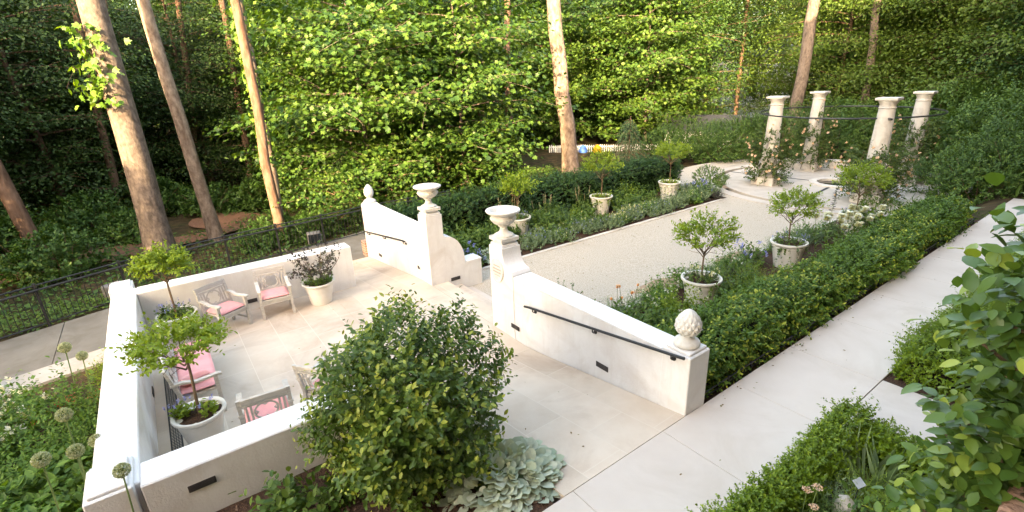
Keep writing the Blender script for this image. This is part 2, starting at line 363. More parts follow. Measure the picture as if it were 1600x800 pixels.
def shell_bush(name, mt, rad, n_tw, leaf, per=9, tl=.22, seed=1, tpl=OVAL, parent=None, zc=None, uneven=.18, inner=.35, young=.25, boxy=2.0, low=-.85, wid=1.0, loc=None):
    """leaves of a rounded shrub, centre at zc above its base; twigs reach out of an uneven super-ellipsoid"""
    rx, ry, rz = rad; zc = rz if zc is None else zc
    d = unit(int(n_tw*1.5)); d = d[d[:, 2] > low][:n_tw]; n = len(d)
    k = (np.abs(d)**boxy).sum(1)**(-1/boxy)
    f = 1+uneven*lump(d*2.2, seed)
    inn = rng.random(n) < inner
    f = np.where(inn, f*(.35+.55*rng.random(n)), f*(.86+.12*rng.random(n)))
    B = d*k[:, None]*f[:, None]*np.array([rx, ry, rz])
    dr = d*np.array([1/rx, 1/ry, 1/rz]); dr /= np.linalg.norm(dr, axis=1)[:, None]
    dr = dr+np.array([0, 0, .55])+unit(n)*.55; dr /= np.linalg.norm(dr, axis=1)[:, None]
    B[:, 2] += zc; ln = tl*(.5+.9*rng.random(n))
    P, D, N, t, idx = twigs(B-dr*(ln*.5)[:, None], dr, ln, per, .9)
    ok = P[:, 2] > .0; P, D, N, t, idx = P[ok], D[ok], N[ok], t[ok], idx[ok]
    tw = rng.random(n)[idx]; cl = (.5+.28*lump(P*1.5, seed+5))
    rnd = .15+.45*tw*cl+.3*rng.random(len(P))*cl+young*np.clip((t-.6)*2.4, 0, 1)*(tw > .45)
    s = leaf*(.65+.6*rng.random(len(P)))*(1-.35*np.clip(t-.7, 0, 1))
    return leaves(name, P, D, N, s, tpl, mt, rnd, parent, wid, loc)

def hedge_leaves(name, mt, x0, x1, y0, y1, z0, z1, dens, leaf, per=7, tl=.14, seed=1, tpl=OVAL, parent=None, young=.3, uneven=.05, rnd_r=.12, bend=0):
    """leaves over the top and sides of a clipped box hedge"""
    lx, ly, lz = x1-x0, y1-y0, z1-z0
    ar = [lx*ly, lx*lz, lx*lz, ly*lz, ly*lz]; P = []; Nn = []
    for a, kind in zip(ar, range(5)):
        n = max(3, int(a*dens)); u, v = rng.random(n), rng.random(n)
        if kind == 0: p = np.stack([x0+u*lx, y0+v*ly, np.full(n, z1)], 1); q = (0, 0, 1)
        elif kind < 3: p = np.stack([x0+u*lx, np.full(n, (y0, y1)[kind-1]), z0+v*lz], 1); q = (0, (-1, 1)[kind-1], 0)
        else: p = np.stack([np.full(n, (x0, x1)[kind-3]), y0+u*ly, z0+v*lz], 1); q = ((-1, 1)[kind-3], 0, 0)
        P.append(p); Nn.append(np.tile(np.array(q, float), (n, 1)))
    P = np.concatenate(P); Nn = np.concatenate(Nn); n = len(P)
    c = np.array([(x0+x1)/2, (y0+y1)/2, (z0+z1)/2]); h = np.array([lx, ly, lz])/2
    # round the upper edges
    q = np.clip(np.abs(P-c)-(h-rnd_r), 0, None); L = np.linalg.norm(q, axis=1); top = P[:, 2] > c[2]
    k = np.where((L > rnd_r) & top, rnd_r/np.maximum(L, 1e-6), 1.)
    P = np.where((np.abs(P-c) > h-rnd_r) & top[:, None], c+np.sign(P-c)*((h-rnd_r)+q*k[:, None]), P)
    Nn = Nn+np.sign(P-c)*q*top[:, None]/rnd_r
    P += Nn*(uneven*lump(P*2.0, seed)+rng.normal(size=n)*uneven*.6-uneven*.3*(rng.random(n) < .4))[:, None]
    d = Nn+np.array([0, 0, .5])+unit(n)*.7; d /= np.linalg.norm(d, axis=1)[:, None]
    ln = tl*(.5+.9*rng.random(n))
    P, D, N, t, idx = twigs(P-d*(ln*.7)[:, None], d, ln, per, .9)
    tw = rng.random(n)[idx]; cl = (.55+.3*lump(P*1.3, seed+3))
    rnd = .10+.40*tw*cl+.35*rng.random(len(P))*cl+young*np.clip((t-.55)*2.2, 0, 1)*(tw > .55)*(lump(P*.9, seed+9) > -.2)
    return leaves(name, P, D, N, leaf*(.65+.6*rng.random(len(P))), tpl, mt, rnd, parent)

# ------------------------------------------------------------------ trees
def limb_path(p0, d, L, k=6, sag=.0, wig=.06, seedr=None):
    p = np.array(p0, float); d = np.array(d, float); pts = [p.copy()]
    for i in range(k):
        d = d+rng.normal(size=3)*wig+np.array([0, 0, sag]); d /= np.linalg.norm(d); p = p+d*L/k; pts.append(p.copy())
    return np.array(pts)

def tree(name, label, height, crown_r, base, n_branch, leaf, per_cl, tpl, mt, bark, tr=.16, cat='tree', group=None, layered=.35, sub=5, tip=.25, profile=None, lean=(0, 0), up=.35, clus=.42):
    root = thing(name, label, cat, group=group)
    tb = MB(); k = 9
    z = np.linspace(0, height, k); wob = np.cumsum(rng.normal(size=(k, 2))*.05*height/12, 0); wob[0] = 0
    tp = np.stack([wob[:, 0]+lean[0]*z, wob[:, 1]+lean[1]*z, z], 1)
    tb.tube(tp, np.linspace(tr, tr*.12, k)*np.where(np.arange(k) == 0, 1.35, 1), 9)
    P = []; Dn = []
    for i in range(n_branch):
        f = (i+.5*rng.random())/n_branch; zb = base+(height*.97-base)*f
        c = np.array([np.interp(zb, tp[:, 2], tp[:, 0]), np.interp(zb, tp[:, 2], tp[:, 1]), zb])
        az = i*2.39996+rng.normal()*.3
        pr = (math.sin(PI*min(1, .16+f*.84))**.7 if profile is None else profile(f))*(.75+.45*rng.random())
        L = max(.5, crown_r*pr)
        d = np.array([math.cos(az), math.sin(az), up*(.4+1.1*f)])
        bp = limb_path(c, d, L, 6, sag=-.03, wig=.07)
        tb.tube(bp, np.linspace(tr*.34*(1-.6*f)+.012, .008, 7), 5, cap=False)
        ns = max(2, int(sub*L/crown_r*1.4))
        for j in range(ns):
            u = .25+.75*(j+.6*rng.random())/ns; q = u*6; a = int(min(5, q)); b0 = bp[a]+(bp[a+1]-bp[a])*(q-a)
            dd = bp[min(6, a+1)]-bp[a]; dd /= np.linalg.norm(dd)
            sd = np.cross(dd, [0, 0, 1]); sd /= np.linalg.norm(sd)+1e-9
            d2 = dd*.6+sd*(1 if j % 2 else -1)*(.7+.3*rng.random())+np.array([0, 0, .1+.15*rng.normal()])
            L2 = L*(.22+.34*(1-u*.6))*(.7+.6*rng.random())
            sp = limb_path(b0, d2, L2, 4, sag=-.05, wig=.1)
            tb.tube(sp, np.linspace(.014, .005, 5), 3, cap=False)
            m = int(per_cl*(.6+.8*rng.random())); tt = rng.random(m)**.7*4; a2 = np.minimum(3, tt.astype(int))
            pp = sp[a2]+(sp[a2+1]-sp[a2])*(tt-a2)[:, None]
            off = rng.normal(size=(m, 3))*np.array([clus, clus, clus*layered])*(.35+.25*L2)
            P.append(pp+off); o2 = off+np.array([c[0]*0, 0, 0])+0.25*(pp-c)/max(L, .1)
            Dn.append(o2)
    P = np.concatenate(P); Dn = np.concatenate(Dn); n = len(P)
    D = Dn/(np.linalg.norm(Dn, axis=1)[:, None]+1e-6)+unit(n)*.7+np.array([0, 0, -.35])
    N = np.array([0, 0, 1.])+unit(n)*.75+.5*P*np.array([1, 1, 0])/(np.linalg.norm(P[:, :2], axis=1)[:, None]+.3)
    tb.build('trunk', bark, root, smooth=True)
    rnd = .5+.25*lump(P*.8, int(height*100))+.28*rng.normal(size=n)*.8
    leaves('crown', P-D*0, D, N, leaf*(.6+.7*rng.random(n)), tpl, mt, rnd, root)
    return root
def put(o, x, y, z, rz=0, s=1.0, label=None, group=None):
    o.location = (x, y, z); o.rotation_euler = (0, 0, rz); o.scale = (s, s, s*(1))
    if label: o['label'] = label
    if group: o['group'] = group
    return o

# ================================================================== TERRAIN AND PAVING
def sst(a, b, x): t = np.clip((x-a)/(b-a), 0, 1); return t*t*(3-2*t)
def terrain_h(x, y):
    x = np.asarray(x, float); y = np.asarray(y, float)
    right = -.07                                             # beside the upper path and the house
    garden = np.where(y > 5.3, -.98, -1.05)
    h = garden+(right-garden)*np.where((y > 2.6) & (y < 5.25), sst(-3.02, -2.9, x), sst(-4.9, -3.15, x))
    # front border in front of the low terrace wall: falls gently to the left
    inb = sst(2.78, 2.55, y)
    fb = -.24+.17*sst(-5.3, -3.1, x)
    fb = np.where(x < -5.9, -1.05, fb)
    h = h*(1-inb)+fb*inb
    # border left of the terrace
    lb = -.9+.45*sst(-11, -6.0, x)*sst(-1.1, -2.2, -y*0+y*0-1.2) if False else -.95+.45*sst(-11.5, -6.0, x)+.2*sst(-6, -4.5, x)
    h = np.where(y < -1.2, np.where(x < -3.0, lb, right), h)
    far_ = np.clip(-x-17, 0, None)
    h = h-.30*sst(-14.5, -18, x)-.020*far_
    h = h+.10*np.sin(x*.31+1)*np.sin(y*.27)*sst(-17, -22, x)
    return h
def sheet(name, material, x0, x1, y0, y1, nx, ny, hf, xs=None, ys=None):
    xs = np.linspace(x0, x1, nx) if xs is None else xs; ys = np.linspace(y0, y1, ny) if ys is None else ys
    nx, ny = len(xs), len(ys)
    X, Y = np.meshgrid(xs, ys, indexing='ij'); Z = hf(X, Y)
    V = np.stack([X, Y, Z], -1).reshape(-1, 3)
    Fc = [(i*ny+j, (i+1)*ny+j, (i+1)*ny+j+1, i*ny+j+1) for i in range(nx-1) for j in range(ny-1)]
    return MB().add(V, Fc).build(name, material)
gx = np.concatenate([[-900, -500, -250, -150, -100, -75], np.arange(-60, -20, 2.), np.arange(-20, 3, .35), [5, 10, 30, 80, 200, 500, 900]])
gy = np.concatenate([[-900, -400, -150, -80, -50, -35], np.arange(-25, -6, 1.), np.arange(-6, 8, .3), np.arange(8, 34, 1.), np.arange(34, 70, 3.), [80, 120, 200, 400, 900]])
struct(sheet('ground', M['soil'], 0, 0, 0, 0, 0, 0, terrain_h, gx, gy))

def floor_h(x, y):
    x = np.asarray(x, float)
    return np.interp(x, [-14.5, -10.6, -6.4, -6.05, -3.03], [-.885, -.48, -.48, -.445, .0])
# terrace: low court + ramps as one stone floor with depth
xs = np.array([-14.45, -13.5, -12.5, -11.5, -10.6, -9, -7.6, -6.4, -6.05, -5, -4, -3.03])
fl = MB()
def strip(mb, xs, y0, y1, hf, th=.25):
    n = len(xs); zt = hf(xs, 0)
    V = [(x, y0, z) for x, z in zip(xs, zt)]+[(x, y1, z) for x, z in zip(xs, zt)]+[(x, y0, z-th) for x, z in zip(xs, zt)]+[(x, y1, z-th) for x, z in zip(xs, zt)]
    Fc = [(i, i+1, n+i+1, n+i) for i in range(n-1)]+[(2*n+i, 3*n+i, 3*n+i+1, 2*n+i+1) for i in range(n-1)]
    Fc += [(i, 2*n+i, 2*n+i+1, i+1) for i in range(n-1)]+[(n+i, n+i+1, 3*n+i+1, 3*n+i) for i in range(n-1)]
    Fc += [(0, n, 3*n, 2*n), (n-1, 3*n-1, 4*n-1, 2*n-1)]
    mb.add(V, Fc)
strip(fl, xs, 2.72, 4.815, floor_h)
strip(fl, xs[xs < -11.6], 2.0, 2.72, floor_h)
struct(fl.build('terrace_floor', M['tile']))
fl2 = MB(); strip(fl2, np.array([-11.66, -10.6, -9, -7.5, -5.41]), -.86, 2.717, lambda x, y: np.full(len(x), -.48)); struct(fl2.build('terrace_floor', M['tile']))
# stone between the urn towers and two steps down to the gravel
st = MB()
st.box(-10.148, -7.49, 4.818, 5.27, -.75, -.482, .01); st.box(-10.148, -7.49, 5.272, 5.63, -.95, -.642, .01)
struct(st.build('steps', M['tile']))
edge = MB(); edge.box(-10.14, -7.5, 5.632, 5.93, -.95, -.796, .006); struct(edge.build('paving_edge', M['concrete']))

# upper path: big concrete slabs with thin joints
pth = MB()
ys = [-6, -3.2, -1.6, 0.0, 1.35, 2.84, 4.36, 5.97, 7.55, 9.15, 10.75, 12.35, 13.95, 15.55, 17.15, 18.75, 20.5]
for a, b in zip(ys[:-1], ys[1:]): pth.box(-3.025, -1.785, a+.0025, b-.0025, -.2, 0, .004)
pth.box(-1.78, 3.0, 17.16, 18.74, -.2, -.002, .006)
pth.box(-3.02, -1.79, 20.51, 22, -.2, -.004, .006)
struct(pth.build('path', M['concrete']))
pad = MB()
pad.box(-1.775, -.86, 6.08, 7.62, -.2, -.003, .006); pad.box(-.85, .35, 6.08, 7.62, -.2, -.005, .006); struct(pad.build('paved_landing', M['concrete']))
# gravel court with a stone edge on both sides
def gr_h(x, y): return -.80+.006*np.sin(x*2.1)*np.sin(y*1.7)
struct(sheet('gravel_court', M['gravel'], -10.9, -6.75, 5.9, 19.2, 24, 60, gr_h))

ke = MB()
for a, b in zip(np.arange(5.95, 18.5, 1.4), np.arange(5.95, 18.5, 1.4)+1.39):
    ke.box(-11.02, -10.9, a, b, -.95, -.765, .008); ke.box(-6.76, -6.64, a, b, -.95, -.765, .008)
struct(ke.build('kerb', M['column']))
def patch(name, m, cx, cy, rx, ry, z, rz=0, n=40, seed=0):
    g = np.random.default_rng(seed); th = np.arange(n)*2*PI/n; r = 1+.12*np.sin(3*th+g.random()*6)+.08*np.sin(5*th+g.random()*6)+.05*np.sin(9*th)
    c, s = math.cos(rz), math.sin(rz); X = rx*r*np.cos(th); Y = ry*r*np.sin(th)
    return struct(MB().add(np.stack([cx+X*c-Y*s, cy+X*s+Y*c, np.full(n, z)], 1), [tuple(range(n))]).build(name, m))
patch('bare_earth', M['tanearth'], -7.0, 9.6, .32, .95, -.788, 0, seed=1); patch('bare_earth', M['tanearth'], -6.95, 12.6, .22, .7, -.788, 0, seed=2)
patch('bare_earth', M['tanearth'], -12.6, 21.2, .7, 1.2, -.79, .3, seed=4)
# beds (dark mulch) beside the gravel
struct(sheet('planting_bed', M['mulch'], -14.9, -11.02, 5.3, 19.0, 10, 30, lambda x, y: -.77+.03*np.sin(x*3+y)+0*x))
struct(sheet('planting_bed', M['mulch'], -6.64, -3.06, 5.26, 20.5, 14, 30, lambda x, y: -.77+.70*sst(-4.6, -3.1, x)+.02*np.sin(x*3+y*2)))
struct(sheet('planting_bed', M['mulch'], -5.4, -3.035, -1.3, 2.8, 14, 20, lambda x, y: terrain_h(x, y)+.045+.02*np.sin(x*7)*np.sin(y*6)))
struct(sheet('planting_bed', M['mulch'], -1.78, .4, 2.0, 6.07, 10, 16, lambda x, y: -.03+.015*np.sin(x*7)*np.sin(y*6)))
struct(sheet('planting_bed', M['mulch'], -1.78, .9, 7.63, 17.1, 10, 30, lambda x, y: -.03+.015*np.sin(x*7)*np.sin(y*6)))
struct(sheet('planting_bed', M['mulch'], -11.5, -3.05, -7, -1.28, 30, 30, lambda x, y: terrain_h(x, y)+.05+.03*np.sin(x*5)*np.sin(y*6)))
# lower walkway between the terrace and the fence
wk = MB()
def quad(mb, pts, z0, z1): mb.hull([(p[0], p[1], z) for p in pts for z in (z0, z1)])
wa, wb = (-14.6, -4.6), (-15.75, -1.2)
segs = [(-12.3, -9.0, -7.2), (-7.2, -5.0, 0), ]
yy = [-9, -6.9, -4.75, -2.58, -.4, 1.8, 4.0, 6.2]
def wx0(y): return np.interp(y, [-9, -3.6, -1.2, 1.0, 6.2], [-13.1, -14.65, -15.5, -16.1, -17.6])
def wx1(y): return np.interp(y, [-9, -3, -1.5, 6.2], [-11.9, -12.36, -12.8, -14.45])
for a, b in zip(yy[:-1], yy[1:]):
    quad(wk, [(wx0(a), a+.008), (wx1(a), a+.008), (wx1(b), b-.008), (wx0(b), b-.008)], -1.2, -.90)
struct(wk.build('walkway', M['walk']))
kb = MB()
for a, b in ((-9, -6.5), (-6.5, -4.0), (-4.0, -1.25)): quad(kb, [(wx1(a)+.01, a), (wx1(a)+.75, a), (wx1(b)+.75, b), (wx1(b)+.01, b)], -1.2, -.895)
struct(kb.build('walkway_edge', M['island']))
patch('mulch_trail', M['mulchpath'], -22.5, -3.0, 1.0, 5.5, terrain_h(-22.5, -3.)+.06, .12, seed=7)
patch('mulch_trail', M['mulchpath'], -24.5, 2.5, 3.2, 1.3, terrain_h(-24.5, 2.5)+.09, .3, seed=8)

# ================================================================== TERRACE WALLS
ZT = .476
tw = thing('terrace_wall', 'low white stucco wall around three sides of the chair terrace', 'wall', (-8.5, -1.0, -.48))
L0 = Vector((8.5, 1.0, .48))
def sub(mb, name, m, parent, off, **k):
    o = mb.build(name, m, parent, **k); o.location = off; return o
b = MB(); b.box(-5.84, -5.41, -.85, 1.75, -1.1, ZT, .015); sub(b, 'wall_segment', M['stucco'], tw, L0)
b = MB(); b.box(-12.27, -11.655, -.85, 3.45, -1.1, ZT-.0, .015); b.v[-1][:, 0] = np.where(b.v[-1][:, 0] < -12, b.v[-1][:, 0]+.18, b.v[-1][:, 0]); sub(b, 'wall_segment', M['stucco'], tw, L0)
b = MB(); b.box(-12.06, -5.50, -1.265, -.852, -1.1, ZT+.002, .015); sub(b, 'wall_segment', M['stucco'], tw, L0)
for x0, x1 in ((-5.97, -5.40), (-12.5, -12.0)):
    b = MB(); b.box(x0, x1, -1.295, -.90, -1.1, ZT+.045, .012); b.box(x0+.035, x1-.035, -1.26, -.935, ZT+.045, ZT+.085, .01); sub(b, 'corner_pier', M['stucco'], tw, L0)
def light_box(parent, off, c, ax, w=.25, h=.085):
    """recessed step light: slim frame with a slotted face; ax = outward axis ('x+','y-','x-','y+')"""
    mb = MB(); x, y, z = c; s = 1 if ax[1] == '+' else -1
    if ax[0] == 'x':
        mb.box(x, x+s*.012, y-w/2, y+w/2, z-h/2, z+h/2, .004); 
        for t in (-.5, 0, .5): mb.box(x+s*.013, x+s*.018, y-w*.44, y+w*.44, z+t*h*.5-.006, z+t*h*.5+.006, .002)
    else:
        mb.box(x-w/2, x+w/2, y, y+s*.012, z-h/2, z+h/2, .004)
        for t in (-.5, 0, .5): mb.box(x-w*.44, x+w*.44, y+s*.013, y+s*.018, z+t*h*.5-.006, z+t*h*.5+.006, .002)
    o = mb.build('step_light', M['bronze'], parent); o.location = off; return o
light_box(tw, L0, (-5.408, -.36, .218), 'x+', .26, .085)
light_box(tw, L0, (-9.0, -.85, -.36), 'y+', .25, .09); light_box(tw, L0, (-11.653, 1.09, -.27), 'x+', .22, .09)
# floor drain along the left wall
dr = thing('floor_drain', 'long dark slotted drain grate in the paving along the left terrace wall', 'drain', (-8.6, -.63, -.48))
b = MB(); b.box(-2.9, 2.65, -.075, -.055, -.02, .006, .002); b.box(-2.9, 2.65, .055, .075, -.02, .006, .002); b.build('frame', M['grate'], dr)
b = MB()
for i in range(140): b.box(-2.88+i*.0395, -2.862+i*.0395, -.054, .054, -.01, .004, .001)
for yv in (-.027, .0, .027): b.box(-2.88, 2.63, yv-.004, yv+.004, -.009, .0055, .001)
b.build('grate', M['grate'], dr)

def urn(name, label, x, y, z, s=1.0, cracked=False):
    o = thing(name, label, 'urn', (x, y, z), group='stone urns on the wall towers')
    b = MB(); b.box(-.17*s, .17*s, -.17*s, .17*s, 0, .06*s, .006); b.build('plinth', M['cast'], o)
    prof = [(.155, .06), (.155, .085), (.13, .10), (.095, .115), (.07, .14), (.058, .17), (.056, .20), (.068, .215), (.085, .222), (.085, .235), (.07, .245)]
    b = MB(); b.lathe([(r*s, z*s) for r, z in prof], 36); b.build('foot', M['cast'], o, smooth=True)
    fl_ = [(.07, .246), (.11, .256), (.155, .28), (.185, .315), (.20, .35), (.198, .37)]
    b = MB(); b.lathe([(r*s, z*s) for r, z in fl_], 96, mod=lambda i, th: 1+.045*np.abs(np.sin(th*12))*(0 < i < 5)); b.build('gadrooned_bowl', M['cast'], o, smooth=True)
    rim = [(.185, .371), (.185, .40), (.20, .415), (.235, .43), (.262, .45), (.272, .468), (.265, .482), (.245, .487), (.215, .475), (.195, .44), (.16, .40), (.05, .375)]
    b = MB(); b.lathe([(r*s, z*s) for r, z in rim], 48); b.build('rim', M['cast'], o, smooth=True)
    return o
def finial(label, x, y, z, s=1.0, kind=0):
    o = thing('pineapple_finial', label, 'finial', (x, y, z), group='finials on the wall ends')
    prof = [(.135, 0), (.155, .02), (.155, .045), (.14, .07), (.10, .09), (.072, .11), (.065, .135), (.075, .15)]
    b = MB(); b.lathe([(r*s, z*s) for r, z in prof], 36); b.build('foot', M['cast'], o, smooth=True)
    n, k = 72, 44; V = []
    for i in range(k):
        t = i/(k-1); zz = .15+.32*t; r = .142*math.sin(PI*min(1, .16+.84*t))**.62*(1 if t < .25 else 1-.20*(t-.25)) if t < .995 else .004
        if kind: r *= .86
        th = np.arange(n)*2*PI/n; a = np.abs(np.sin(6*th+t*9)); c = np.abs(np.sin(6*th-t*9)); sc = 1+(.16 if not kind else .03)*np.minimum(a, c)*(1-.3*t)
        V.append(np.stack([r*s*sc*np.cos(th), r*s*sc*np.sin(th), np.full(n, zz*s)], 1))
    Fc = [(i*n+j, i*n+(j+1) % n, (i+1)*n+(j+1) % n, (i+1)*n+j) for i in range(k-1) for j in range(n)]+[tuple((k-1)*n+j for j in range(n))]
    MB().add(np.concatenate(V), Fc).build('pineapple_body', M['cast'], o, smooth=True)
    if not kind:
        P = []; D = []
        for j in range(12): a = j*PI/6; P.append((.085*s*math.cos(a), .085*s*math.sin(a), .175*s)); D.append((math.cos(a), math.sin(a), .75))
        q = leaves('collar_leaf', np.array(P), np.array(D), np.tile([0, 0, 1.], (12, 1)), .10*s, OVAL, M['cast'], parent=o, wid=1.5)
    return o
def handrail(parent, off, pts, brackets):
    b = MB(); b.tube(pts, .021, 10); h = b.build('handrail', M['black'], parent, smooth=True); h.location = off
    for p in brackets:
        q = MB(); x, y, z = p
        q.tube([(x, 4.742, z-.015), (x, 4.742, z-.06), (x, 4.77, z-.085), (x, 4.812, z-.085)], .010, 8); q.tube([(x, 4.80, z-.085), (x, 4.816, z-.085)], .03, 14)
        q.build('bracket', M['black'], h, smooth=True)
# --- wall on the near side of the stair, with the plaque
def scroll(n=14):  # quarter-concave sweep from (0,1) to (1,0)
    return [(1-math.cos(t*PI/2), 1-math.sin(t*PI/2)) for t in np.linspace(0, 1, n)]
nw = thing('ramp_wall', 'white stucco ramp wall with a round inscribed plaque beside the stair', 'wall', (-5.2, 5.0, 0))
o_ = Vector((5.2, -5.0, 0)); WT = .81
b = MB(); b.box(-6.78, -3.44, 4.83, 5.20, -1.1, WT-.03, .01); sub(b, 'wall_body', M['stucco'], nw, o_)
b = MB(); b.box(-6.72, -3.46, 4.822, 5.208, WT-.028, WT, .01); sub(b, 'coping', M['cap'], nw, o_)
b = MB(); b.box(-3.45, -3.03, 4.815, 5.237, -.6, .845, .012); b.box(-3.42, -3.06, 4.845, 5.207, .845, .885, .01); sub(b, 'end_pier', M['stucco'], nw, o_)
b = MB()
pl = [(-7.49, -1.1), (-6.76, -1.1), (-6.76, WT+.004), (-6.80, WT+.06)]+[(-7.06+.26*(u), WT+.06+.32*v) for u, v in reversed(scroll())]+[(-7.06, 1.25), (-7.49, 1.25)]
b.prism(pl, 1, 4.815, 5.235); sub(b, 'urn_tower', M['stucco'], nw, o_)
b = MB(); b.box(-7.47, -7.09, 4.835, 5.215, 1.25, 1.305, .01); b.box(-7.44, -7.12, 4.865, 5.185, 1.305, 1.355, .01); sub(b, 'tower_cap', M['cap'], nw, o_)
def flank(parent, off, x0, x1):
    b = MB(); pl = [(5.24, -1.1), (6.26, -1.1), (6.26, -.13), (5.80, -.13), (5.78, -.02)]+[(5.30+.48*u, -.02+.68*(v)) for u, v in reversed([(math.sin(t*PI/2), math.cos(t*PI/2)) for t in np.linspace(0, 1, 14)])]+[(5.24, .72)]
    b.prism(pl, 0, x0, x1); sub(b, 'stair_cheek', M['stucco'], parent, off)
    b = MB(); b.box(x0-.01, x1+.01, 5.83, 6.275, -.13, -.085, .01); sub(b, 'cheek_cap', M['cap'], parent, off)
flank(nw, o_, -7.485, -7.10)
handrail(nw, o_, [(-6.33, 4.742, .385), (-6.2, 4.742, .413), (-3.2, 4.742, .845), (-3.07, 4.742, .866)], [(-6.1, 0, .428), (-4.65, 0, .636), (-3.26, 0, .837)])
light_box(nw, o_, (-6.73, 4.816, -.215), 'y-', .25, .09); light_box(nw, o_, (-4.51, 4.829, .012), 'y-', .25, .09)
# plaque: oval plate with a raised border and worn engraved lines of lettering
b = MB(); n = 48; th = np.arange(n)*2*PI/n
def oval(rx, rz, y): return np.stack([rx*np.cos(th), np.full(n, y), rz*np.sin(th)], 1)
V = np.concatenate([oval(.20, .245, 0), oval(.20, .245, -.028), oval(.182, .225, -.034), oval(.172, .213, -.024)])
Fc = [(i*n+j, i*n+(j+1) % n, (i+1)*n+(j+1) % n, (i+1)*n+j) for i in range(3) for j in range(n)]+[tuple(3*n+j for j in range(n))]
b.add(V+np.array([-7.235, 4.815, .80]), Fc); plq = sub(b, 'plaque', M['cast'], nw, o_)
b = MB()
for zc, hw, hh in ((.09, .10, .018), (.025, .125, .022), (-.035, .125, .022), (-.10, .085, .013)):
    x = -hw
    while x < hw:
        w = .012+.014*R.random(); b.box(-7.235+x, -7.235+x+w, 4.787, 4.793, .80+zc-hh*.8, .80+zc+hh*.8, .002); x += w+.006
b.build('engraving', mat('worn_engraving', (.40, .36, .32), .8), plq)
# --- wall on the far side of the stair
fw = thing('ramp_wall', 'white stucco ramp wall beyond the stair, stepping down toward the lower walkway', 'wall', (-12.2, 5.0, -.5))
o2_ = Vector((12.2, -5.0, .5))
b = MB(); b.box(-14.12, -10.5, 4.83, 5.20, -1.3, WT-.03, .01); sub(b, 'wall_body', M['stucco'], fw, o2_)
b = MB(); b.box(-14.10, -10.72, 4.822, 5.208, WT-.028, WT, .01); sub(b, 'coping', M['cap'], fw, o2_)
b = MB(); b.box(-14.56, -14.10, 4.815, 5.237, -1.3, .80, .012); b.box(-14.53, -14.13, 4.845, 5.207, .80, .84, .01); sub(b, 'end_pier', M['stucco'], fw, o2_)
b = MB()
pl = [(-10.15, -1.1), (-10.15, 1.25), (-10.56, 1.25)]+[(-10.56-.2*u, WT+.04+.3*v) for u, v in scroll()]+[(-10.78, WT+.004), (-10.78, -1.1)]
b.prism(pl, 1, 4.815, 5.238); sub(b, 'urn_tower', M['stucco'], fw, o2_)
b = MB(); b.box(-10.53, -10.17, 4.835, 5.215, 1.25, 1.305, .01); b.box(-10.50, -10.20, 4.865, 5.185, 1.305, 1.355, .01); sub(b, 'tower_cap', M['cap'], fw, o2_)
flank(fw, o2_, -10.54, -10.15)
handrail(fw, o2_, [(-14.3, 4.742, -.01), (-14.15, 4.742, .012), (-11.5, 4.742, .37), (-11.36, 4.742, .375)], [(-14.1, 0, .018), (-12.85, 0, .187), (-11.45, 0, .37)])
light_box(fw, o2_, (-13.48, 4.829, -.58), 'y-', .22, .09); light_box(fw, o2_, (-10.80, 4.829, -.20), 'y-', .2, .09); light_box(fw, o2_, (-10.149, 5.475, -.465), 'x+', .26, .09)
urn('garden_urn', 'pale stone urn with a wide rim on the near stair tower above the plaque', -7.28, 5.025, 1.355, 1.2)
urn('garden_urn', 'pale stone urn on the far stair tower, the one farther from the plaque', -10.35, 5.025, 1.355, 1.2)
finial('carved stone pineapple finial on the pier beside the upper path', -3.24, 5.026, .885, 1.08)
finial('smooth bud-shaped stone finial on the far pier by the black fence', -14.33, 5.026, .84, 1.2, 1)
# brick pier ends at the lower walkway
def brick_block(label, x0, x1, y0, y1, z0, z1, cap=True):
    o = thing('brick_pier', label, 'brick pier', ((x0+x1)/2, (y0+y1)/2, z0))
    b = MB(); cx, cy = (x0+x1)/2, (y0+y1)/2; b.box(x0-cx, x1-cx, y0-cy, y1-cy, 0, z1-z0, .004); b.build('shaft', M['brick'], o, uvbox=True)
    return o
brick_block('low red brick pier at the end of the far ramp wall', -14.85, -14.57, 4.75, 5.2, -1.1, -.42)
brick_block('red brick pier cut by the left edge beside the grey walkway', -12.2, -11.55, -4.1, -3.42, -1.0, -.55)

# ================================================================== FENCE
fn = thing('iron_fence', 'black iron picket fence with a round handrail along the grey lower walkway', 'fence', (-15.5, -1.2, -.95))
FO = Vector((15.5, 1.2, .95))
fpts = [(-12.6, -10.0), (-14.35, -4.4), (-15.65, -1.3), (-16.35, 1.2), (-16.95, 5.6), (-17.0, 9.2)]
ZTOP = .13; ZB = -.86
def along(pts, step):
    out = []
    for a, c in zip(pts[:-1], pts[1:]):
        L = math.dist(a, c); k = max(1, round(L/step)); out += [(a[0]+(c[0]-a[0])*i/k, a[1]+(c[1]-a[1])*i/k) for i in range(k)]
    return out+[pts[-1]]
for nm, zz, rr in (('top_rail', ZTOP, .018), ('bottom_rail', ZB+.04, .018), ('mid_rail', ZTOP-.13, .014)):
    b = MB(); b.tube([(x, y, zz) for x, y in fpts], rr, 6); sub(b, nm, M['black'], fn, FO)
b = MB(); b.tube([(x+.085, y, ZTOP-.10) for x, y in fpts], .026, 8); sub(b, 'handrail', M['black'], fn, FO, smooth=True)
b = MB()
for x, y in along(fpts, .115): b.tube([(x, y, ZB+.03), (x, y, ZTOP)], .0075, 4, cap=False)
sub(b, 'picket', M['black'], fn, FO)['kind'] = 'stuff'
for x, y in along(fpts, 1.75):
    b = MB(); b.box(x-.03, x+.03, y-.03, y+.03, -1.3, ZTOP+.05, .004); sub(b, 'post', M['black'], fn, FO)
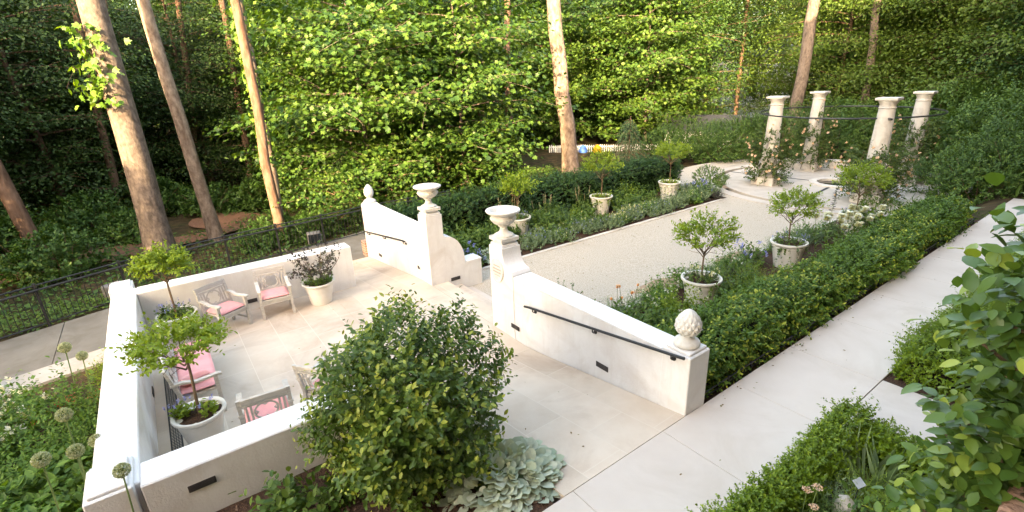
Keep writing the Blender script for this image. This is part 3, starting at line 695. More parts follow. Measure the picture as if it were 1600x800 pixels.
fl_ = thing('flood_light', 'grey boxy ground light standing behind the iron fence', 'light', (-16.45, -1.62, -1.15), .5)
b = MB(); b.box(-.16, .16, -.24, .24, .12, .52, .03); b.build('housing', M['greyplastic'], fl_); b = MB(); b.box(-.05, .05, -.15, .15, 0, .12, .01); b.build('foot', M['black'], fl_)
b = MB(); b.box(.161, .168, -.2, .2, .16, .48, .004); b.build('lens', M['glass'], fl_)
fl2_ = copy_tree(fl_); fl2_.location = (-18.0, 4.1, -1.25); fl2_.rotation_euler.z = -.2; fl2_['label'] = 'grey boxy ground light behind the fence near the far finial'

# ================================================================== CHAIRS
def cushion_mesh(w, d, h, puff=.25):
    n, k = 18, 14; mb = MB(); V = []; 
    for i in range(n+1):
        for j in range(k+1):
            u, v = i/n*2-1, j/k*2-1; e = (1-abs(u)**6)*(1-abs(v)**6)
            V.append((u*d/2*(1-.03*abs(v)**4), v*w/2*(1-.03*abs(u)**4), h/2*(e**.45)*(1+puff*(1-u*u)*(1-v*v))))
    Vb = [(x, y, -z*.7) for x, y, z in V]; m = len(V)
    q = lambda i, j: i*(k+1)+j
    Fc = [(q(i, j), q(i+1, j), q(i+1, j+1), q(i, j+1)) for i in range(n) for j in range(k)]
    mb.add(V+Vb, Fc+[tuple(m+t for t in reversed(f)) for f in Fc]); return mb
def ring(mb, c, r, t, n=28, axis='x'):
    th = np.linspace(0, 2*PI, n+1); lob = 1
    mb.tube([(c[0]+0*a, c[1]+r*math.cos(a), c[2]+r*math.sin(a)) for a in th], t, 6, cap=False)
def make_chair(label, w=.66, motifs=1, group='weathered teak armchairs'):
    """front is +x, seat 0.43 high"""
    o = thing('garden_armchair' if motifs == 1 else 'garden_bench', label, 'chair' if motifs == 1 else 'bench', group=group); h = w/2
    sl_ = math.tan(math.radians(12))
    for s in (-1, 1):
        b = MB(); b.hull([(.22+dx, s*(h-.03)+dy, z) for dx in (0, .055) for dy in (-.028, .028) for z in (0, .66)]); b.build('leg', M['teak'], o)
        b = MB(); y = s*(h-.03)
        b.hull([(-.27-.05+dx, y+dy, 0) for dx in (0, .05) for dy in (-.026, .026)]+[(-.25+dx, y+dy, .42) for dx in (0, .055) for dy in (-.026, .026)])
        b.hull([(-.25+dx, y+dy, .42) for dx in (0, .055) for dy in (-.026, .026)]+[(-.25-.52*sl_+dx, y+dy, .94) for dx in (0, .04) for dy in (-.024, .024)]); b.build('leg', M['teak'], o)
        b = MB(); yy_ = s*(h-.03); pts = [(-.32, yy_, .70), (-.16, yy_, .70), (.0, yy_, .655), (.14, yy_, .665), (.30, yy_, .68), (.335, yy_, .665)]
        P0 = np.array(pts); V = np.concatenate([P0+np.array([0, -.036, .0]), P0+np.array([0, .036, .0]), P0+np.array([0, -.036, -.032]), P0+np.array([0, .036, -.032])]); n = len(pts)
        Fc = [(i, i+1, n+i+1, n+i) for i in range(n-1)]+[(2*n+i, 3*n+i, 3*n+i+1, 2*n+i+1) for i in range(n-1)]+[(i, 2*n+i, 2*n+i+1, i+1) for i in range(n-1)]+[(n+i, n+i+1, 3*n+i+1, 3*n+i) for i in range(n-1)]+[(0, n, 3*n, 2*n), (n-1, 3*n-1, 4*n-1, 2*n-1)]
        b.add(V, Fc); b.build('armrest', M['teak'], o)
        b = MB(); b.box(-.25, .23, s*(h-.03)-.016, s*(h-.03)+.016, .14, .185, .005); b.build('stretcher', M['teak'], o)
    b = MB(); b.box(-.22, .275, -h+.058, h-.058, .395, .43, .005); b.box(.235, .262, -h+.056, h-.056, .33, .394, .004); b.box(-.24, -.21, -h+.056, h-.056, .33, .394, .004); b.build('seat_frame', M['teak'], o)
    bk = MB(); Mx = Matrix.Translation((-.235, 0, .42)) @ Matrix.Rotation(-math.radians(12), 4, 'Y')
    bk.box(-.02, .02, -h+.056, h-.056, .44, .53, .006, Mx); bk.box(-.014, .014, -h+.056, h-.056, .385, .42, .004, Mx); bk.box(-.016, .016, -h+.056, h-.056, .06, .10, .004, Mx)
    cell = (2*h-.112)/motifs
    rgs = []
    for q in range(motifs):
        rg = MB(); rgs.append(rg)
        c0 = -h+.056+cell*(q+.5); r = min(.142, cell*.3)
        for s in (-1, 1):
            for e in (r+.03, r+.085): bk.box(-.01, .01, c0+s*e-.014, c0+s*e+.014, .101, .384, .003, Mx)
        th = np.linspace(0, 2*PI, 41)
        rg.tube([(Mx @ Vector((0, c0+r*math.cos(a), .243+r*math.sin(a))))[:] for a in th], .014, 6, cap=False)
        for k in range(4):   # cusps of the quatrefoil
            a = k*PI/2; p = [(r*.99, -.3), (r*.70, 0), (r*.99, .3)]
            rg.tube([(Mx @ Vector((0, c0+rr*math.cos(a+da), .243+rr*math.sin(a+da))))[:] for rr, da in p], .011, 5)
    bk.build('backrest', M['teak'], o)
    for rg in rgs: rg.build('quatrefoil', M['teak'], o, smooth=True)
    return o
def place_cushion(ch, label, x, y, z, rz, w=.55, d=.50, h=.085, name='seat_cushion', tilt=0):
    o = cushion_mesh(w, d, h, .2).build(name, M['pink'], smooth=True); o.location = (x, y, z); o.rotation_euler = (0, tilt, rz)
    return tag(o, label, 'cushion')
FZ = -.48
def arm(label, x, y, rz, clabel):
    c = make_chair(label); put(c, x, y, FZ, rz)
    place_cushion(c, clabel, x+.02*math.cos(rz), y+.02*math.sin(rz), FZ+.43+.036, rz)
    # dark piping strip along the cushion front stays with the cushion
    return c
arm('grey teak armchair turned toward the stair, by the back wall nearest the corner', -10.98, .52, math.radians(28), 'pink seat cushion on the angled armchair by the back wall')
arm('grey teak armchair standing square to the back wall beside the purple shrub pot', -11.12, 1.50, math.radians(-5), 'pink seat cushion on the armchair beside the purple shrub pot')
arm('teak armchair seen from behind just inside the front wall', -6.72, .50, math.radians(175), 'pink seat cushion on the armchair seen from behind')
arm('teak armchair half hidden behind the round glossy shrub', -6.82, 1.42, math.radians(128), 'pink seat cushion on the armchair half hidden by the shrub')
bn = make_chair('grey teak bench with a long pink cushion along the left wall', 1.95, 3, None); put(bn, -8.82, -.22, FZ, math.radians(90))
place_cushion(bn, 'long pink bench cushion along the left wall', -8.82, -.20, FZ+.43+.04, math.radians(90), 1.82, .50, .09)
place_cushion(bn, 'pink lumbar pillow lying on the near end of the bench', -8.13, -.24, FZ+.43+.14, math.radians(12), .42, .22, .15, 'throw_pillow', math.radians(-20))

# ================================================================== POTS AND POTTED PLANTS
def make_pot(label, r=.40, h=.62, fluted=False, group=None):
    o = thing('planter_pot', label, 'planter', group=group)
    prof = [(r*.62, 0), (r*.64, .02), (r*.70, h*.3), (r*.80, h*.62), (r*.86, h*.80), (r*.885, h*.84), (r*.86, h*.86)]
    b = MB(); b.lathe(prof, 72, mod=(lambda i, th: 1+(.018*np.sin(th*30) if fluted and 1 < i < 4 else 0*th)) ); b.build('body', M['potmat'], o, smooth=True)
    rim = [(r*.86, h*.861), (r*.93, h*.89), (r*.99, h*.93), (r, h*.965), (r*.985, h), (r*.90, h*1.0), (r*.84, h*.97), (r*.82, h*.90), (r*.4, h*.885)]
    b = MB(); b.lathe(rim, 48); b.build('rim', M['potmat'], o, smooth=True)
    b = MB(); n = 40; V = [(0, 0, h*.915)]+[(r*.825*math.cos(a), r*.825*math.sin(a), h*.90+.01*math.sin(a*5)) for a in np.arange(n)*2*PI/n]
    b.add(V, [(0, 1+i, 1+(i+1) % n) for i in range(n)]); b.build('soil', M['mulch'], o)
    return o
def standard_tree(label, stem=.85, crown=(.58, .58, .42), leaf=.065, n=150, mt=None, seed=1, group='small trees in the white pots', lopsided=0, per=11, tl=.30):
    """a small tree on a clear stem with a loose crown of whippy shoots"""
    o = thing('potted_tree', label, 'tree', group=group); b = MB()
    b.tube(limb_path((0, 0, -.05), (0.02, 0.02, 1), stem, 5, wig=.02), np.linspace(.022, .016, 6), 7)
    top = np.array([0, 0, stem-.07]); P = []; Dd = []; Ll = []
    for i in range(7):
        az = i*2*PI/7+rng.normal()*.25; d = np.array([math.cos(az), math.sin(az), .9+.4*rng.random()]); L = (crown[0]*.9)*(.8+.35*rng.random())
        bp = limb_path(top+np.array([0, 0, -.06*(i % 3)]), d, L, 5, sag=-.06, wig=.05); b.tube(bp, np.linspace(.012, .005, 6), 5, cap=False)
        for j in range(4):
            q = bp[1+j]; d2 = (bp[min(5, 2+j)]-bp[1+j]); d2 = d2/np.linalg.norm(d2)+unit(1)[0]*.7; sp = limb_path(q, d2, L*.5, 3, wig=.1); b.tube(sp, np.linspace(.006, .003, 4), 3, cap=False)
    b.build('trunk', M['twig'], o, smooth=True)
    d = unit(n*2); d = d[d[:, 2] > -.45][:n]; f = (.5+.5*rng.random(len(d))**.5)*(1+.38*lump(d*2.6, seed))
    B = d*f[:, None]*np.array(crown)*.78+np.array([0, 0, stem+crown[2]*.72])
    B[:, 0] += lopsided*np.clip(B[:, 0], 0, None)
    dr = d*np.array([1, 1, .45])+np.array([0, 0, .28])+unit(len(d))*.4; dr /= np.linalg.norm(dr, axis=1)[:, None]
    ln = tl*(.5+.8*rng.random(len(d)))
    P, D, N, t, idx = twigs(B-dr*ln[:, None]*.3, dr, ln, per, .8); N = N*.4+np.array([0, 0, 1.])
    rnd = .25+.4*rng.random(len(P))+.35*np.clip(t-.3, 0, 1)
    leaves('crown', P, D, N, leaf*(.6+.6*rng.random(len(P))), OVAL, mt or M['lime'], rnd, o)
    return o
def flowers_in(name, label, r, mats_, n=60, h=.16, leaf=.07, cat='flowers', group=None, trail=0):
    """low mixed planting that fills a pot: leafy stems plus small blooms"""
    o = thing(name, label, cat, group=group)
    a = rng.random(n)*2*PI; q = r*np.sqrt(rng.random(n)); B = np.stack([q*np.cos(a), q*np.sin(a), np.zeros(n)], 1)
    dr = np.stack([np.cos(a)*.5*q/r, np.sin(a)*.5*q/r, np.ones(n)], 1)+unit(n)*.25; dr /= np.linalg.norm(dr, axis=1)[:, None]
    P, D, N, t, i_ = twigs(B, dr, h*(.5+.9*rng.random(n)), 8, .9)
    if trail:
        m = 26; a2 = rng.random(m)*2*PI; Bt = np.stack([r*1.12*np.cos(a2), r*1.12*np.sin(a2), np.full(m, .06)], 1); dt = np.stack([np.cos(a2)*.35, np.sin(a2)*.35, -np.ones(m)], 1)
        P2, D2, N2, t2, _ = twigs(Bt, dt/np.linalg.norm(dt, axis=1)[:, None], trail*(.3+.9*rng.random(m)), 9, .8); P, D, N, t = np.concatenate([P, P2]), np.concatenate([D, D2]), np.concatenate([N, N2+np.array([0, 0, .6])]), np.concatenate([t, t2])
    leaves('foliage', P, D, N, leaf*(.6+.7*rng.random(len(P))), OVAL, mats_[0], parent=o)
    if len(mats_) > 1:
        m = n//3; k = rng.integers(0, n, m); T = B[k]+dr[k]*(h*1.25)
        P, D, N, t, _ = twigs(T, np.tile([0, 0, 1.], (m, 1))+unit(m)*.3, .06, 9, .8); leaves('blossom', P, D, N, .03, OVAL, mats_[1], parent=o)
    return o

GP = 'white pots with small trees'
def pot_set(x, y, z, plabel, tlabel, flabel, r=.42, h=.66, mats_=None, seed=1, stem=.8, crown=(.62, .62, .42), trail=.4, leaf=.075, n=210, fill=True, rz=0, lops=0):
    p = make_pot(plabel, r, h, group=GP); put(p, x, y, z)
    t = standard_tree(tlabel, stem, crown, leaf, n, seed=seed, lopsided=lops); put(t, x, y, z+h*.9, rz)
    if fill: f = flowers_in('underplanting', flabel, r*.72, mats_ or [M['bed'], M['petalblue']], 55, .16, .06, trail=trail, group='flowers at the feet of the potted trees'); put(f, x, y, z+h*.905)
pot_set(-7.2, -.27, FZ, 'white pot in the near corner of the terrace with bare mulch showing', 'lime green small tree in the near terrace corner pot', 'sparse blue flowers at the foot of the near corner tree', .335, .54, None, 3, .90, (.60, .60, .27), 0, .066, 260, False, .6, 0)
for dx, dy in ((-.18, -.16), (.16, .12), (-.05, -.24)):
    q = flowers_in('blue_salvia', 'tuft of blue salvia in the near terrace corner pot', .09, [M['lime'], M['petalblue']], 12, .15, .07, group='blue salvia tufts in the corner pot'); put(q, -7.2+dx*.8, -.27+dy*.8, FZ+.49)
pot_set(-11.1, -.30, FZ, 'white pot half hidden behind the bench in the back terrace corner', 'lime green small tree in the back terrace corner by the bench', 'low greenery in the back corner pot', .36, .56, None, 4, .90, (.42, .42, .26), .1, .07, 250)
# purple shrub in the ribbed pot
pp = make_pot('round ribbed cream pot holding the purple-leaved shrub', .36, .52, True, GP); put(pp, -11.02, 2.42, FZ)
ps = thing('purple_shrub', 'dark purple-leaved shrub in the ribbed pot by the back wall', 'shrub', (-11.02, 2.42, FZ+.46))
b = MB(); P = []; Dd = []
for i in range(11):
    az = i*2.4; bp = limb_path((0, 0, 0), (math.cos(az)*.75, math.sin(az)*.75, .55+.5*rng.random()), .55+.35*rng.random(), 5, sag=.06, wig=.08); b.tube(bp, np.linspace(.012, .005, 6), 5, cap=False)
    for j in range(5):
        d2 = unit(1)[0]*.8+np.array([math.cos(az)*.5, math.sin(az)*.5, .7]); P.append(bp[2+j % 4]); Dd.append(d2/np.linalg.norm(d2))
b.tube([(0, 0, -.03), (0, 0, .35)], .015, 6); b.build('stem', M['twig'], ps, smooth=True)
q, D, N, t, _ = twigs(np.array(P), np.array(Dd), .32, 15, .8); leaves('crown', q, D, N, .075*(.6+.6*rng.random(len(q))), OVAL, M['purple'], parent=ps)
q = flowers_in('underplanting', 'dark green feathery planting under the purple shrub', .26, [M['bed']], 60, .16, .07); put(q, -11.02, 2.42, FZ+.47)
pl_ = thing('plant_label', 'small white plant label on a stake in the ribbed pot', 'label', (-10.80, 2.36, FZ+.47), .3)
b = MB(); b.tube([(0, 0, 0), (0, 0, .2)], .006, 6); b.build('stake', M['black'], pl_); b = MB(); b.box(-.008, .008, -.075, .075, .18, .28, .004); b.build('plate', M['white'], pl_)

PXR, PXL = -5.75, -12.62
pot_set(PXR, 9.25, -.80, 'white pot beyond the pineapple finial in the right flower bed', 'lime green small tree in the first pot right of the gravel', 'trailing greenery in the first pot right of the gravel', .44, .70, [M['bed'], M['petalcream']], 11, .72, (.72, .72, .46), .3, rz=1)
pot_set(PXR+.1, 12.95, -.80, 'white pot with blue flowers in the middle of the right flower bed', 'lime green small tree in the middle pot right of the gravel', 'trailing lime greenery and blue flowers in the middle right pot', .45, .74, None, 12, .70, (.62, .62, .44), .45, rz=2)
pot_set(PXR+.1, 17.1, -.80, 'white pot near the hedge end and the columns', 'lime green small tree in the last pot right of the gravel, before the columns', 'greenery in the last pot right of the gravel', .44, .72, None, 13, .75, (.78, .78, .5), .3, rz=3)
pot_set(PXL, 9.3, -.80, 'white pot hidden behind the stair urn in the left flower bed', 'lime green small tree rising behind the near stair urn', 'greenery in the first pot left of the gravel', .44, .72, None, 14, .75, (.62, .62, .42), .2, rz=4)
pot_set(PXL-.2, 13.4, -.80, 'white pot in the middle of the left flower bed before the dark hedge', 'lime green small tree in the middle pot left of the gravel', 'trailing greenery in the middle left pot', .44, .72, [M['lime']], 15, .85, (.70, .70, .52), .4, rz=5)
pot_set(PXL+.1, 17.1, -.80, 'white pot draped with vines at the far end of the left flower bed', 'lime green small tree in the last pot left of the gravel', 'vines spilling over the far left pot', .46, .75, [M['lime']], 16, .95, (.74, .74, .44), .6, rz=6)

# ================================================================== HEDGES AND SHRUBS
def hedge(name, label, mt, x0, x1, y0, y1, z0, z1, dens, leaf, seed, group=None, cat='hedge', **k):
    o = thing(name, label, cat, ((x0+x1)/2, (y0+y1)/2, z0), group=group); c = Vector(((x0+x1)/2, (y0+y1)/2, z0))
    core = MB(); core.box(x0+.16, x1-.16, y0+.16, y1-.16, z0, z1-.2, .08); q = core.build('dark_core', M['hedgecore'], o); q.location = -c  # solid dark box filling the hedge behind its leaves
    h = hedge_leaves('foliage', mt, x0, x1, y0, y1, z0, z1, dens, leaf, seed=seed, parent=o, **k); h.location = -c
    return o
M['hedgecore'] = mat('dark_hedge_core', (.012, .012, .006), .95, (.028, .022, .012), 25, 5, 1, 40, .05)  # near-black colour of the solid hedge core
hedge('clipped_hedge', 'long glossy clipped hedge between the upper path and the flower bed', M['hedge'], -4.15, -3.17, 5.3, 18.0, -.45, .46, 420, .060, 3, uneven=.08, young=.75)
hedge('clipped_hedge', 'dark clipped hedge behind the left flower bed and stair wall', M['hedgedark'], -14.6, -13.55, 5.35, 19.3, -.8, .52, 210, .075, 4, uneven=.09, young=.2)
hedge('boxwood_edging', 'bright boxwood edging along the path in the lower right corner', M['box'], -1.75, -1.40, 2.6, 6.02, -.03, .42, 1500, .034, 5, group='boxwood edging beside the path', cat='boxwood', tl=.075, uneven=.05, rnd_r=.15, young=.5)
hedge('boxwood_edging', 'bright boxwood edging turning in beside the paved landing', M['box'], -1.38, -.10, 5.62, 6.02, -.03, .40, 1500, .034, 6, group='boxwood edging beside the path', cat='boxwood', tl=.075, uneven=.05, rnd_r=.15, young=.5)
hedge('boxwood_edging', 'bright boxwood edging beyond the paved landing, behind the big-leaved shrub', M['box'], -1.72, -.3, 7.85, 16.6, -.03, .45, 900, .036, 7, group='boxwood edging beside the path', cat='boxwood', tl=.10, uneven=.06, rnd_r=.2)
hedge('boxwood_edging', 'small dark boxwood block at the foot of the brick pier', M['box'], -.75, -.14, 3.6, 5.0, -.03, .42, 1300, .034, 8, group='boxwood edging beside the path', cat='boxwood', tl=.075, uneven=.05, rnd_r=.15, young=.5)
def shrub(name, label, mt, x, y, z, rad, n, leaf, seed, group=None, stem=True, cat='shrub', **k):
    o = thing(name, label, cat, (x, y, z), group=group)
    if stem:
        b = MB()
        for i in range(7):
            a = i*.9+seed; b.tube(limb_path((.05*math.cos(a), .05*math.sin(a), -.05), (math.cos(a)*.7*rad[0], math.sin(a)*.7*rad[1], 1.4*rad[2]), 1.35*max(rad), 5, wig=.1), np.linspace(.018*max(1, rad[2]), .005, 6), 5)
        b.build('stem', M['twig'], o, smooth=True)
    shell_bush('foliage', mt, rad, n, leaf, seed=seed, parent=o, **k); return o
shrub('round_shrub', 'big round glossy shrub in front of the terrace wall', M['bush'], -4.55, 1.72, -.2, (.95, .98, 1.03), 2300, .072, 21, zc=.96, per=10, tl=.38, uneven=.30, inner=.38, young=.65, boxy=2.3, low=-.95)
shrub('boxwood_ball', 'clipped round boxwood where the left bed ends', M['hedge'], -12.3, 19.6, -.8, (.72, .72, .55), 500, .055, 22, stem=False, group='clipped boxwood balls by the round garden', cat='boxwood', tl=.12, uneven=.06)
shrub('boxwood_ball', 'clipped round boxwood at the end of the long hedge', M['hedge'], -5.0, 17.3, -.75, (.85, .85, .60), 700, .055, 23, stem=False, group='clipped boxwood balls by the round garden', cat='boxwood', tl=.12, uneven=.06)

hedge('boxwood_edging', 'low leafy green run tucked close behind the ramp wall with the plaque', M['bed'], -6.65, -4.2, 5.35, 6.15, -.75, .05, 420, .05, 9, cat='boxwood', tl=.14, uneven=.1, rnd_r=.2)
er = thing('edging_rail', 'low black iron edging rail between the hedge and the upper path', 'edging', (-3.09, 5.3, 0))
b = MB(); b.box(-.008, .008, 0, 12.6, .085, .105, .003); b.box(-.008, .008, 0, 12.6, .015, .03, .003); b.build('rail', M['black'], er)
for i in range(22): b = MB(); b.box(-.012, .012, i*.6-.012, i*.6+.012, -.3, .12, .003); b.build('post', M['black'], er)
# ---- lamb's ear
def rosette_mat(name, label, mt, x, y, z, rx, ry, n, leaf, hh, cat, wid=1.5, group=None, tpl=LONG, tip=.2):
    o = thing(name, label, cat, (x, y, z), group=group)
    a = rng.random(n)*2*PI; q = np.sqrt(rng.random(n)); P = np.stack([rx*q*np.cos(a), ry*q*np.sin(a), hh*(1-q**2.2)*.9], 1)
    P[:, 2] += .03*lump(P*6, n)+.03
    D = np.stack([np.cos(a)*(.35+q), np.sin(a)*(.35+q), .55-.5*q], 1)+unit(n)*.55; N = np.tile([0, 0, 1.], (n, 1))+unit(n)*.35+np.stack([np.cos(a)*q*.5, np.sin(a)*q*.5, 0*a], 1)
    b = MB(); nn = 24; V = [(0, 0, hh*.6)]+[(rx*.8*math.cos(t), ry*.8*math.sin(t), 0) for t in np.arange(nn)*2*PI/nn]; b.add(V, [(0, 1+i, 1+(i+1) % nn) for i in range(nn)]); b.build('stem', M['stem'], o)
    leaves('foliage', P, D, N, leaf*(.6+.6*rng.random(n)), tpl, mt, parent=o, wid=wid); return o
rosette_mat('lambs_ear', 'silver woolly-leaved clump at the path edge in front of the round shrub', M['silver'], -3.66, 2.38, -.10, .48, .64, 560, .155, .24, 'plant', 1.6, tpl=BROAD)

# ================================================================== BORDER PLANTS
def mound(name, label, mt, r, h, n=110, leaf=.06, per=9, tpl=OVAL, bloom=None, nb=0, bs=.035, spread=.8, wid=1.0, tall=0, cat='plant', tl=None):
    o = thing(name, label, cat); d = unit(n*2); d = d[d[:, 2] > -.05][:n]
    B = d*np.array([r*.55, r*.55, h*.45])*(.3+.7*rng.random((len(d), 1))); B[:, 2] = np.abs(B[:, 2])
    dr = d*np.array([.8, .8, 1])+np.array([0, 0, .7])+unit(len(d))*.3; dr /= np.linalg.norm(dr, axis=1)[:, None]
    ln = (tl or h*.6)*(.5+.7*rng.random(len(d)))
    P, D, N, t, idx = twigs(B, dr, ln, per, spread)
    leaves('foliage', P, D, N, leaf*(.6+.7*rng.random(len(P))), tpl, mt, parent=o, wid=wid)
    if bloom is not None:
        k = rng.integers(0, len(d), nb); T = B[k]+dr[k]*(ln[k]*(1.05+tall))[:, None]
        if tall:
            b = MB()
            for i in range(nb): b.tube([B[k[i]], T[i]], .005, 4, cap=False)
            b.build('stem', M['stem'], o)
        q, D, N, t, _ = twigs(T, np.tile([0, 0, 1.], (nb, 1))+unit(nb)*.25, bs*1.6, 10, .9); leaves('blossom', q, D, N, bs, OVAL, bloom, parent=o)
    return o
def spikes(name, label, n, h, r, mt, bloom, size=.03, zone=(.55, 1), cat='flowers', leafy=.05):
    o = thing(name, label, cat); b = MB(); T = []; Tz = []; LP = []; LD = []
    for i in range(n):
        a = rng.random()*2*PI; q = r*math.sqrt(rng.random()); p = limb_path((q*math.cos(a), q*math.sin(a), 0), (math.cos(a)*.15, math.sin(a)*.15, 1), h*(.75+.4*rng.random()), 4, wig=.03)
        b.tube(p, np.linspace(.007, .004, 5), 4, cap=False)
        for t in np.linspace(zone[0], zone[1], 12): T.append(p[0]+(p[-1]-p[0])*t)
        for t in np.linspace(.03, .5, 10): LP.append(p[0]+(p[-1]-p[0])*t); v = unit(1)[0]; v[2] = abs(v[2])*.6+.2; LD.append(v)
    b.build('stem', M['stem'], o); T = np.array(T)
    q, D, N, t, _ = twigs(T, np.tile([0, 0, 1.], (len(T), 1)), .01, 4, 1.0, .25); leaves('blossom', q, D, N, size, OVAL, bloom, parent=o)
    leaves('foliage', np.array(LP), np.array(LD), np.tile([0, 0, 1.], (len(LP), 1))+unit(len(LP))*.3, leafy*2.2, OVAL, mt, parent=o, wid=.7)
    return o
def clear_of_pots(spots):
    pots = [(-5.75, 9.25), (-5.65, 12.95), (-12.82, 13.4), (-12.52, 17.1)]; out = []
    for sp in spots:
        bad = False
        for px, py in pots:
            L = math.hypot(px, py)
            for t in (0, .45, .9): bad = bad or math.hypot(sp[0]-px*(1-t/L), sp[1]-py*(1-t/L)) < (.72 if px > -8 else .6)
        if not bad: out.append(sp)
    return out or spots[:1]
def cloud_copies(proto, spots, labels=None, group=None):
    for i, (x, y, z, s, rz) in enumerate(clear_of_pots(spots)):
        o = proto if i == 0 else copy_tree(proto); put(o, x, y, z, rz, s)
        if labels: o['label'] = labels[i % len(labels)]
        if group: o['group'] = group
def spread(n, x0, x1, y0, y1, z, s0=.8, s1=1.2, seed=0):
    g = np.random.default_rng(seed); k = int(math.ceil(math.sqrt(n*(y1-y0)/max(.2, x1-x0)))); m = int(math.ceil(n/k)); out = []
    for i in range(k):
        for j in range(m):
            if len(out) < n: out.append((x0+(x1-x0)*(j+.2+.6*g.random())/m, y0+(y1-y0)*(i+.2+.6*g.random())/k, z, s0+(s1-s0)*g.random(), g.random()*6.28))
    return out
BZ = -.76
# left bed
cloud_copies(mound('catmint_mound', 'grey-green catmint mound along the gravel in the left flower bed', M['greygreen'], .55, .42, 120, .05, 10, bloom=M['petalblue'], nb=14, bs=.02), spread(20, -12.0, -11.1, 8.6, 18.6, BZ, .85, 1.3, 1), group='catmint mounds in the left flower bed')
cloud_copies(mound('leafy_perennial', 'mid-green leafy perennial before the dark hedge in the left flower bed', M['bed'], .5, .62, 110, .085, 9), spread(24, -13.4, -11.9, 6.2, 18.8, BZ, .9, 1.4, 2), group='leafy perennials before the dark hedge')
cloud_copies(mound('feathery_perennial', 'dark blue-green feathery perennial in the left flower bed', M['conifer'], .5, .85, 150, .06, 12, NEEDLE, wid=.9, tl=.5), [(-12.4, 11.1, BZ, 1.15, 0), (-12.9, 10.2, BZ, 1.0, 2), (-12.2, 8.0, BZ, .8, 3), (-12.9, 15.4, BZ, .8, 4)], group='feathery perennials in the left flower bed')
cloud_copies(mound('lime_shrub', 'yellow-green upright shrub between the pots of the left flower bed', M['lime'], .55, 1.05, 160, .06, 11, tl=.5), [(-13.1, 15.2, BZ, 1.0, 0), (-12.7, 11.9, BZ, .6, 1)], group='lime shrubs in the left flower bed')
cloud_copies(mound('cream_yarrow', 'cream-flowered yarrow by the gravel in the left flower bed', M['greygreen'], .5, .45, 100, .06, 9, bloom=M['petalcream'], nb=40, bs=.045), [(-11.6, 13.8, BZ, 1, 0), (-11.5, 12.9, BZ, .8, 1), (-11.7, 14.6, BZ, .8, 2)], group='cream yarrow in the left flower bed')
cloud_copies(spikes('foxtail_lily', 'tall pale flower spikes before the dark hedge left of the gravel', 7, 1.25, .25, M['bed'], M['petalpink'], .03, (.75, 1)), [(-12.7, 8.9, BZ, 1, 0), (-12.6, 10.4, BZ, .9, 1), (-12.8, 12.4, BZ, .85, 2), (-12.5, 16.2, BZ, .7, 3)], group='tall flower spikes before the dark hedge')
put(rosette_mat('silver_groundcover', 'silver-green low mat at the gravel corner nearest the stair', M['silver'], 0, 0, 0, .55, .75, 420, .11, .22, 'plant', 1.2), -11.45, 7.6, BZ)
put(mound('blue_hydrangea', 'blue-flowered hydrangea between the two stair towers', M['bed'], .5, .55, 90, .11, 8, bloom=M['petalblue'], nb=16, bs=.07), -11.35, 6.75, BZ, 0, 1)
put(mound('blue_hydrangea', 'pale blue hydrangea beside the far left pot', M['bed'], .6, .7, 110, .10, 8, bloom=M['petalblue'], nb=24, bs=.07), -11.9, 18.3, BZ, 2, 1)
put(mound('peony_bush', 'broad-leaved bush close behind the far stair cheek', M['bed'], .8, .95, 170, .12, 9), -12.1, 6.3, BZ, 1, 1)
put(mound('peony_bush', 'broad-leaved green bush against the hedge behind the far ramp wall', M['bed'], .7, .9, 150, .12, 9), -12.9, 6.0, BZ, 3, 1)
cloud_copies(mound('bushy_perennial', 'grey-green bushy plant filling the far end of the left flower bed', M['greygreen'], .6, .55, 150, .06, 10), [(-11.4, 15.9, BZ, 1.1, 0), (-11.5, 16.8, BZ, 1.1, 1), (-11.45, 17.7, BZ, 1.1, 2), (-12.2, 16.2, BZ, 1.2, 3), (-12.2, 17.9, BZ, 1.2, 4), (-11.6, 18.7, BZ, 1.0, 5)], group='bushy plants at the far end of the left bed')
put(mound('burgundy_sedum', 'burgundy-leaved mound at the far tip of the left flower bed', M['purple'], .4, .35, 90, .05, 9), -11.2, 18.4, BZ)
cloud_copies(mound('pale_perennial', 'pale green flowering mound spilling toward the gravel in the left flower bed', M['lime2'], .5, .5, 120, .06, 9, bloom=M['petalcream'], nb=10, bs=.03), spread(12, -12.0, -11.1, 8.9, 18.0, BZ, .7, 1.1, 8), group='pale mounds in the left flower bed')
cloud_copies(mound('blooming_perennial', 'fresh green flowering mound at the gravel edge of the right flower bed', M['lime2'], .5, .55, 130, .055, 10, bloom=M['petalwhite'], nb=12, bs=.03), spread(12, -6.7, -5.9, 6.8, 17.6, BZ, .8, 1.15, 9), group='flowering mounds in the right flower bed')
